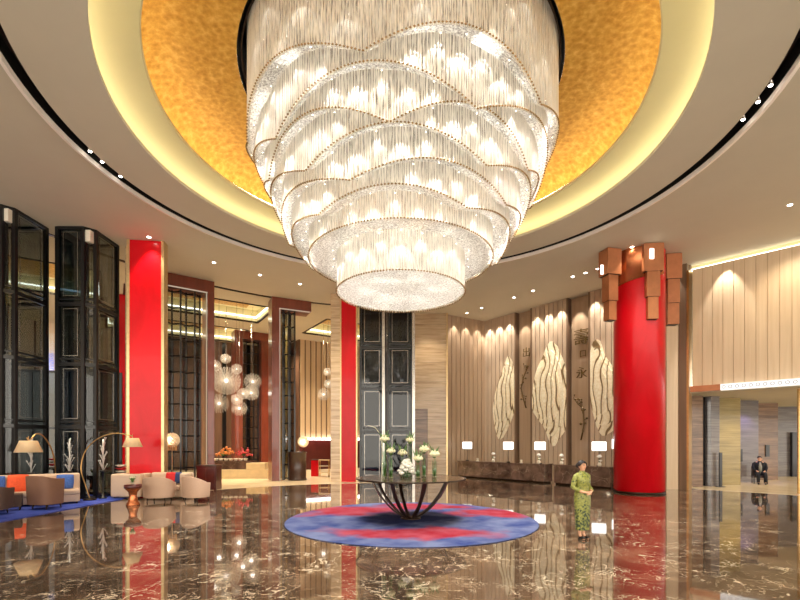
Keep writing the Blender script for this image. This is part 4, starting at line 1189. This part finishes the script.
# crystal sculptures seen by the entrance
for px, Y, lab in ((69.5,15.5,'clear crystal branch sculpture on a black stand behind the left sofa'), (103,15.95,'amber crystal branch sculpture on a black stand behind the arc lamp'), (31,14.85,'crystal branch sculpture on a black stand under the left arc lamp shade')):
    t = thing('crystal_sculpture', lab, 'sculpture', (X(px,Y),Y,.021))
    MB().lathe([(.001,0),(.13,0),(.13,.04),(.03,.06),(.03,.9),(.1,.95),(.1,1.0),(.001,1.0)], 16).build('stand', M['black'], t)
    m = MB()
    for k in range(26):
        a = random.uniform(0,2*PI); z = random.uniform(1.0,2.0); r = random.uniform(.04,.16)
        m.rod((0,0,z-.1), (r*cos(a), r*sin(a), z+.15), .01); m.octa((r*cos(a), r*sin(a), z+.15), .026)
    m.tube([(0,0,1),(0,0,2.1)], .02, 6)
    m.build('crystal_branches', M['starglass'], t)

t = thing('hanging_crystal_column', 'blue and white hanging crystal column glimpsed between the two left cabinets', 'pendant light', (X(52,22.5),22.5,0))
m = MB(); m2 = MB()
for k in range(26):
    a = k*2.4; r = .06*math.sqrt(k); x, y = r*cos(a), r*sin(a)
    m.strand(x, y, 4.5, CEIL, .004)
    for q in range(30): (m2 if 9 < q < 20 else m).octa((x, y, 4.5+q*.1+random.uniform(-.03,.03)), .03)
m.build('crystal_strings', M['starglass'], t); m2.build('blue_crystals', M['bluecrystal'], t)
lamp('POINT', (0,-.6,5.8), 60, (.7,.78,1), t, .1, name='pendant_light')

# ------------------------------------------------------------------ people
def skin_mesh(name, pts, edges, mat, parent, root=0, sub=2):
    me = bpy.data.meshes.new(name); me.from_pydata([p[:3] for p in pts], edges, []); me.update()
    o = bpy.data.objects.new(name, me); COL.objects.link(o)
    o.modifiers.new('skin', 'SKIN')
    bm_ = bmesh.new(); bm_.from_mesh(me)
    lay = bm_.verts.layers.skin.verify()
    for i, v in enumerate(bm_.verts):
        r = pts[i][3]; v[lay].radius = (r if not isinstance(r, tuple) else r[0], r if not isinstance(r, tuple) else r[1]); v[lay].use_root = (i == root)
    bm_.to_mesh(me); bm_.free()
    o.modifiers['skin'].use_smooth_shade = True
    s = o.modifiers.new('sub', 'SUBSURF'); s.levels = s.render_levels = sub
    bpy.context.view_layer.update()
    dg = bpy.context.evaluated_depsgraph_get(); m2 = bpy.data.meshes.new_from_object(o.evaluated_get(dg))
    bpy.data.objects.remove(o)
    m2.materials.clear(); m2.materials.append(mat)
    o = bpy.data.objects.new(name, m2); COL.objects.link(o); o.parent = parent
    return o
# standing woman; local frame: faces -y, 1.62 m
W = thing('person', 'woman in a green patterned high collar dress standing with hands clasped', 'person', (3.77,9.3,.0), .42)
pts = []; ed = []
def P(x, y, z, r, link=None):
    pts.append((x,y,z,r)); i = len(pts)-1
    if link is not None: ed.append((link, i))
    return i
pel = P(0,.01,.93,.115); wa = P(0,.0,1.06,.092,pel); ch = P(0,.0,1.22,.098,wa); sh = P(0,.01,1.32,.058,ch)
nk = P(0,.012,1.385,.043,sh); nk2 = P(0,0,1.43,.042,nk)
h1 = P(0,-.008,1.475,.066,nk2); h2 = P(0,.0,1.53,.083,h1); h3 = P(0,.008,1.575,.064,h2)
for s in (-1,1):
    hp = P(s*.08,.01,.87,.095,pel); kn = P(s*.062,-.005,.50,.055,hp); cf = P(s*.058,.015,.36,.048,kn); an_ = P(s*.05,.02,.10,.03,cf); ft = P(s*.052,-.02,.045,.03,an_); P(s*.056,-.12,.025,.024,ft)
    so = P(s*.14,.01,1.315,.052,sh); el = P(s*.205,.05,1.08,.036,so); fa = P(s*.15,-.10,1.005,.031,el); wr = P(s*.055,-.165,.985,.022,fa); pm = P(s*.012,-.185,.975,.026,wr)
    for f in range(4):
        b0 = P(-s*.022,-.188-.006*f,.99-.013*f,.0095,pm); b1 = P(-s*(.05-.003*f),-.180-.004*f,.983-.014*f,.0085,b0); P(-s*(.066-.004*f),-.165,.976-.013*f,.0075,b1)
    th = P(s*.005,-.2,1.0,.010,pm); P(-s*.02,-.2,1.012,.0085,th)
skin_mesh('body', pts, ed, M['skin'], W)
m = MB(); m.ball((0,-.088,1.508), .012, 8, 6, (.7,1,1.3))      # nose
for s in (-1,1):
    m.ball((s*.081,.01,1.508), .018, 8, 6, (.5,.9,1.4))
m.build('nose_and_ears', M['skin'], W)
m = MB(); [m.ball((s*.03,-.072,1.525), .011, 8, 6, (1.2,.6,.7)) for s in (-1,1)]; [m.tube([(s*.016,-.078,1.545),(s*.03,-.079,1.549),(s*.045,-.072,1.545)], .0035, 5) for s in (-1,1)]
m.build('eyes_and_brows', M['hair'], W)
MB().ball((0,-.072,1.475), .014, 8, 6, (1.5,.6,.5)).build('lips', M['lip_red'], W)
# hair: cap plus bun
m = MB(); vs = []; n = 20; rr = 9
for i in range(rr+1):
    t_ = i/rr
    for k in range(n):
        a = 2*PI*k/n; front = max(0, -sin(a)); lim = PI*(.68-.40*front); ph = t_*lim
        vs.append((.094*sin(ph)*cos(a), .012+.104*sin(ph)*sin(a), 1.535+.096*cos(ph)))
m.add(vs, [(i*n+k, (i+1)*n+k, (i+1)*n+(k+1)%n, i*n+(k+1)%n) for i in range(rr) for k in range(n)], True)
m.ball((0,.115,1.52), .052, 12, 9); m.build('hair', M['hair'], W)
# dress
m = MB()
prof = [(.20,.155,.115,0),(.28,.158,.118,0),(.50,.168,.125,0),(.70,.182,.132,0),(.86,.188,.138,.005),(.95,.178,.13,.005),(1.06,.138,.108,0),(1.14,.148,.116,-.008),(1.22,.165,.13,-.018),(1.28,.168,.115,-.006),(1.33,.152,.095,.008),(1.365,.10,.072,.012),(1.385,.058,.058,.012),(1.42,.053,.053,.006)]
n = 32; vs = []
for z, rx, ry, cy in prof:
    for k in range(n): a = 2*PI*k/n; vs.append((rx*cos(a), cy+ry*sin(a), z))
m.add(vs, [(i*n+k, i*n+(k+1)%n, (i+1)*n+(k+1)%n, (i+1)*n+k) for i in range(len(prof)-1) for k in range(n)], True)
d = m.build('dress', M['dress'], W)
for s in (-1,1):
    MB().tube([(s*.10,.01,1.325),(s*.155,.015,1.30),(s*.185,.035,1.2),(s*.21,.05,1.09),(s*.19,-.02,1.045),(s*.155,-.085,1.01)], [.06,.062,.056,.05,.05,.046], 14).build('sleeve', M['dress'], d)
    ms = MB(); ms.ball((s*.054,-.035,.045), .05, 12, 8, (.72,1.9,.62)); ms.box(s*.052-.014,.02,0, s*.052+.014,.05,.05)
    ms.build('shoe', M['shoe'], W)
m = MB(); m.tube([(-.02,-.05,1.395),(.03,-.10,1.33),(.10,-.105,1.24)], .004, 5); m.build('piping', M['leaf'], d)

# seated person in the side lobby
Yp = 21.8
S_ = thing('person', 'person in dark clothes seated in the side lobby at right', 'person', (X(759.5,Yp),Yp,.0), -.5)
pts = []; ed = []
pel = P(0,0,.52,.14); wa = P(0,.01,.7,.13,pel); ch = P(0,.0,.9,.15,wa); sh = P(0,-.01,1.03,.09,ch); nk = P(0,-.03,1.1,.05,sh); h1 = P(0,-.05,1.17,.075,nk); h2 = P(0,-.04,1.24,.085,h1); P(0,-.03,1.29,.06,h2)
for s in (-1,1):
    hp = P(s*.1,-.06,.52,.1,pel); kn = P(s*.13,-.48,.5,.065,hp); an_ = P(s*.13,-.5,.1,.04,kn); P(s*.14,-.62,.04,.035,an_)
    so = P(s*.19,0,1.0,.06,sh); el = P(s*.25,-.05,.76,.045,so); wr = P(s*.15,-.3,.62,.028,el); pm = P(s*.12,-.36,.61,.03,wr)
    for f in range(4): b0 = P(s*(.135-.014*f),-.40,.605,.0095,pm); P(s*(.135-.014*f),-.43,.59,.008,b0)
    th = P(s*.09,-.37,.625,.01,pm); P(s*.08,-.40,.62,.009,th)
skin_mesh('body', pts, ed, M['skin'], S_, sub=1)
m = MB(); m.ball((0,.0,1.27), .098, 12, 8, (.95,1,.8)); m.build('hair', M['hair'], S_)
m = MB(); m.ball((0,-.14,1.2), .014, 6, 5); [m.ball((s*.09,-.04,1.2), .018, 6, 5) for s in (-1,1)]; m.build('nose_and_ears', M['skin'], S_)
m = MB(); [m.ball((s*.03,-.125,1.225), .01, 6, 5) for s in (-1,1)]; m.build('eyes', M['hair'], S_)
m = MB(); vs = []; n = 24
prof = [(.44,.2,.17,0),(.55,.2,.18,0),(.72,.19,.165,.0),(.9,.215,.175,-.005),(1.0,.22,.14,-.01),(1.05,.12,.09,-.02),(1.1,.07,.07,-.03)]
for z, rx, ry, cy in prof:
    for k in range(n): a = 2*PI*k/n; vs.append((rx*cos(a), cy+ry*sin(a), z))
m.add(vs, [(i*n+k, i*n+(k+1)%n, (i+1)*n+(k+1)%n, (i+1)*n+k) for i in range(len(prof)-1) for k in range(n)], True)
jk = m.build('jacket', M['suit'], S_)
MB().tube([(0,-.185,.5),(0,-.18,.85),(0,-.12,1.04)], [.06,.07,.03], 10).build('shirt', M['shirt'], jk)
for s in (-1,1):
    MB().tube([(s*.14,0,1.01),(s*.22,0,.96),(s*.26,-.05,.77),(s*.17,-.27,.635)], [.07,.075,.065,.05], 12).build('sleeve', M['suit'], jk)
    MB().tube([(s*.08,.0,.52),(s*.13,-.46,.51),(s*.135,-.52,.42),(s*.13,-.5,.1)], [.115,.085,.08,.06], 12).build('trouser_leg', M['suit'], S_)
    MB().ball((s*.135,-.56,.05), .055, 10, 7, (.8,2.0,.8)).build('shoe', M['shoe'], S_)
t = thing('lobby_chair', 'dark chair under the seated person in the side lobby', 'chair', (X(759.5,Yp),Yp,.0), -.5)
MB().box(-.28,-.28,.3, .28,.28,.40).build('seat', M['darkwood'], t, bevel=.02)
MB().box(-.28,.2,.4, .28,.27,.85).build('backrest', M['darkwood'], t, bevel=.02)
for x in (-.25,.25):
    for y in (-.24,.24): MB().tube([(x,y,0),(x,y,.31)], .02, 6).build('leg', M['black'], t)
# slim black stand and wall plaques in the side lobby
t = thing('standing_sign', 'slim black standing totem before the olive stone pier', 'sign stand', (X(719.8,20.25),20.2,.0))
MB().box(-.16,-.1,0,.16,.1,.03).build('base', M['black'], t); MB().box(-.06,-.03,.03,.06,.03,1.55).build('post', M['black'], t)
tag(MB().box(-.1,-.05,0,.1,0,.62).build('wall_plaque', M['black'], loc=(X(767,24)+0,23.995,1.25)), 'small dark framed plaque on the brown lobby wall', 'plaque')
tag(MB().box(-.05,-.04,0,.05,0,.62).build('wall_plaque', M['black'], loc=(X(741,22.5),22.495,1.05)), 'narrow black plaque at the left edge of the grey lobby pier', 'plaque')

# ------------------------------------------------------------------ room lights, fill spots and ambient fill
lamp('SPOT', (X(748,22),21.9,4.0), 130, (.45,.35,1), None, .05, 70, .8, (X(750,22.5),22.5,1.2), 'violet_lobby_light')
for x, y in ((15.6,20.0),(19,22),(24,24),(19,16)): lamp('SPOT', (x,y,4.05), 230, (1,.82,.58), None, .1, 110, .7, (x,y,0), 'lobby_downlight')
for x, y, e in ((-9.5,26,320), (-13.5,24,350), (-6.0,28.5,350), (-5,25.5,200), (-14.5,29.5,260), (-17,20,300), (-9,32.5,260)):
    lamp('SPOT', (x,y,9.3), e*5.4, (1,.8,.55), None, .3, 130, .8, (x,y,0), 'lounge_downlight')
for x, y in ((-11.5,13.5),(-9.3,15.0),(-12.6,12.5)): lamp('SPOT', (x,y,CEIL-.1), 1100, (1,.86,.66), None, .2, 42, .8, (x+.3,y+2.0,.5), 'seating_downlight')
lamp('SPOT', (7.6,14.0,CEIL-.1), 700, (1,.88,.7), None, .15, 60, .8, (9.4,17.4,4.5), 'column_spot')
lamp('SPOT', (-6.5,13.5,CEIL-.1), 600, (1,.88,.7), None, .15, 60, .8, (-9.4,16.9,4.5), 'pillar_spot')
lamp('SPOT', (-2.2,19.5,CEIL-.1), 700, (1,.88,.7), None, .15, 60, .8, (-2.2,22.9,4.0), 'pillar_spot')
lamp('SPOT', (2.2,6.0,CEIL-.1), 900, (1,.9,.75), None, .15, 24, .7, (3.77,9.3,1.1), 'woman_spot')  # aimed at the standing woman, no fitting modelled
lamp('SPOT', (2.5,20.5,CEIL-.1), 700, (1,.9,.75), None, .1, 46, .8, (5.4,23.8,.4), 'counter_fill_spot')  # fill spots added to brighten the counter fronts
lamp('SPOT', (5.0,17.5,CEIL-.1), 600, (1,.9,.75), None, .1, 40, .8, (8.0,20.5,.4), 'counter_fill_spot')
lamp('SPOT', (1.5,24.4,CEIL-.1), 350, (1,.85,.65), None, .15, 70, .8, (1.7,26.3,5.0), 'wall_spot')

w = bpy.data.worlds.new('World'); SC.world = w; w.use_nodes = True
bg = w.node_tree.nodes['Background']; bg.inputs[0].default_value = (1,.92,.80,1); bg.inputs[1].default_value = 3.4  # warm ambient fill through the open side behind the camera

# ------------------------------------------------------------------ camera
cam = bpy.data.cameras.new('camera'); co = bpy.data.objects.new('camera', cam); COL.objects.link(co)
co.location = (0,0,CAMZ); co.rotation_euler = (PI/2,0,0)
cam.sensor_width = 36; cam.lens = 36*F/800; cam.shift_y = (YH-300)/800; cam.clip_end = 200
SC.camera = co
SC.cycles.transparent_max_bounces = 32
SC.view_settings.view_transform = 'Standard'; SC.view_settings.look = 'None'
SC.view_settings.exposure = 0.15; SC.view_settings.gamma = 1; SC.view_settings.use_curve_mapping = False
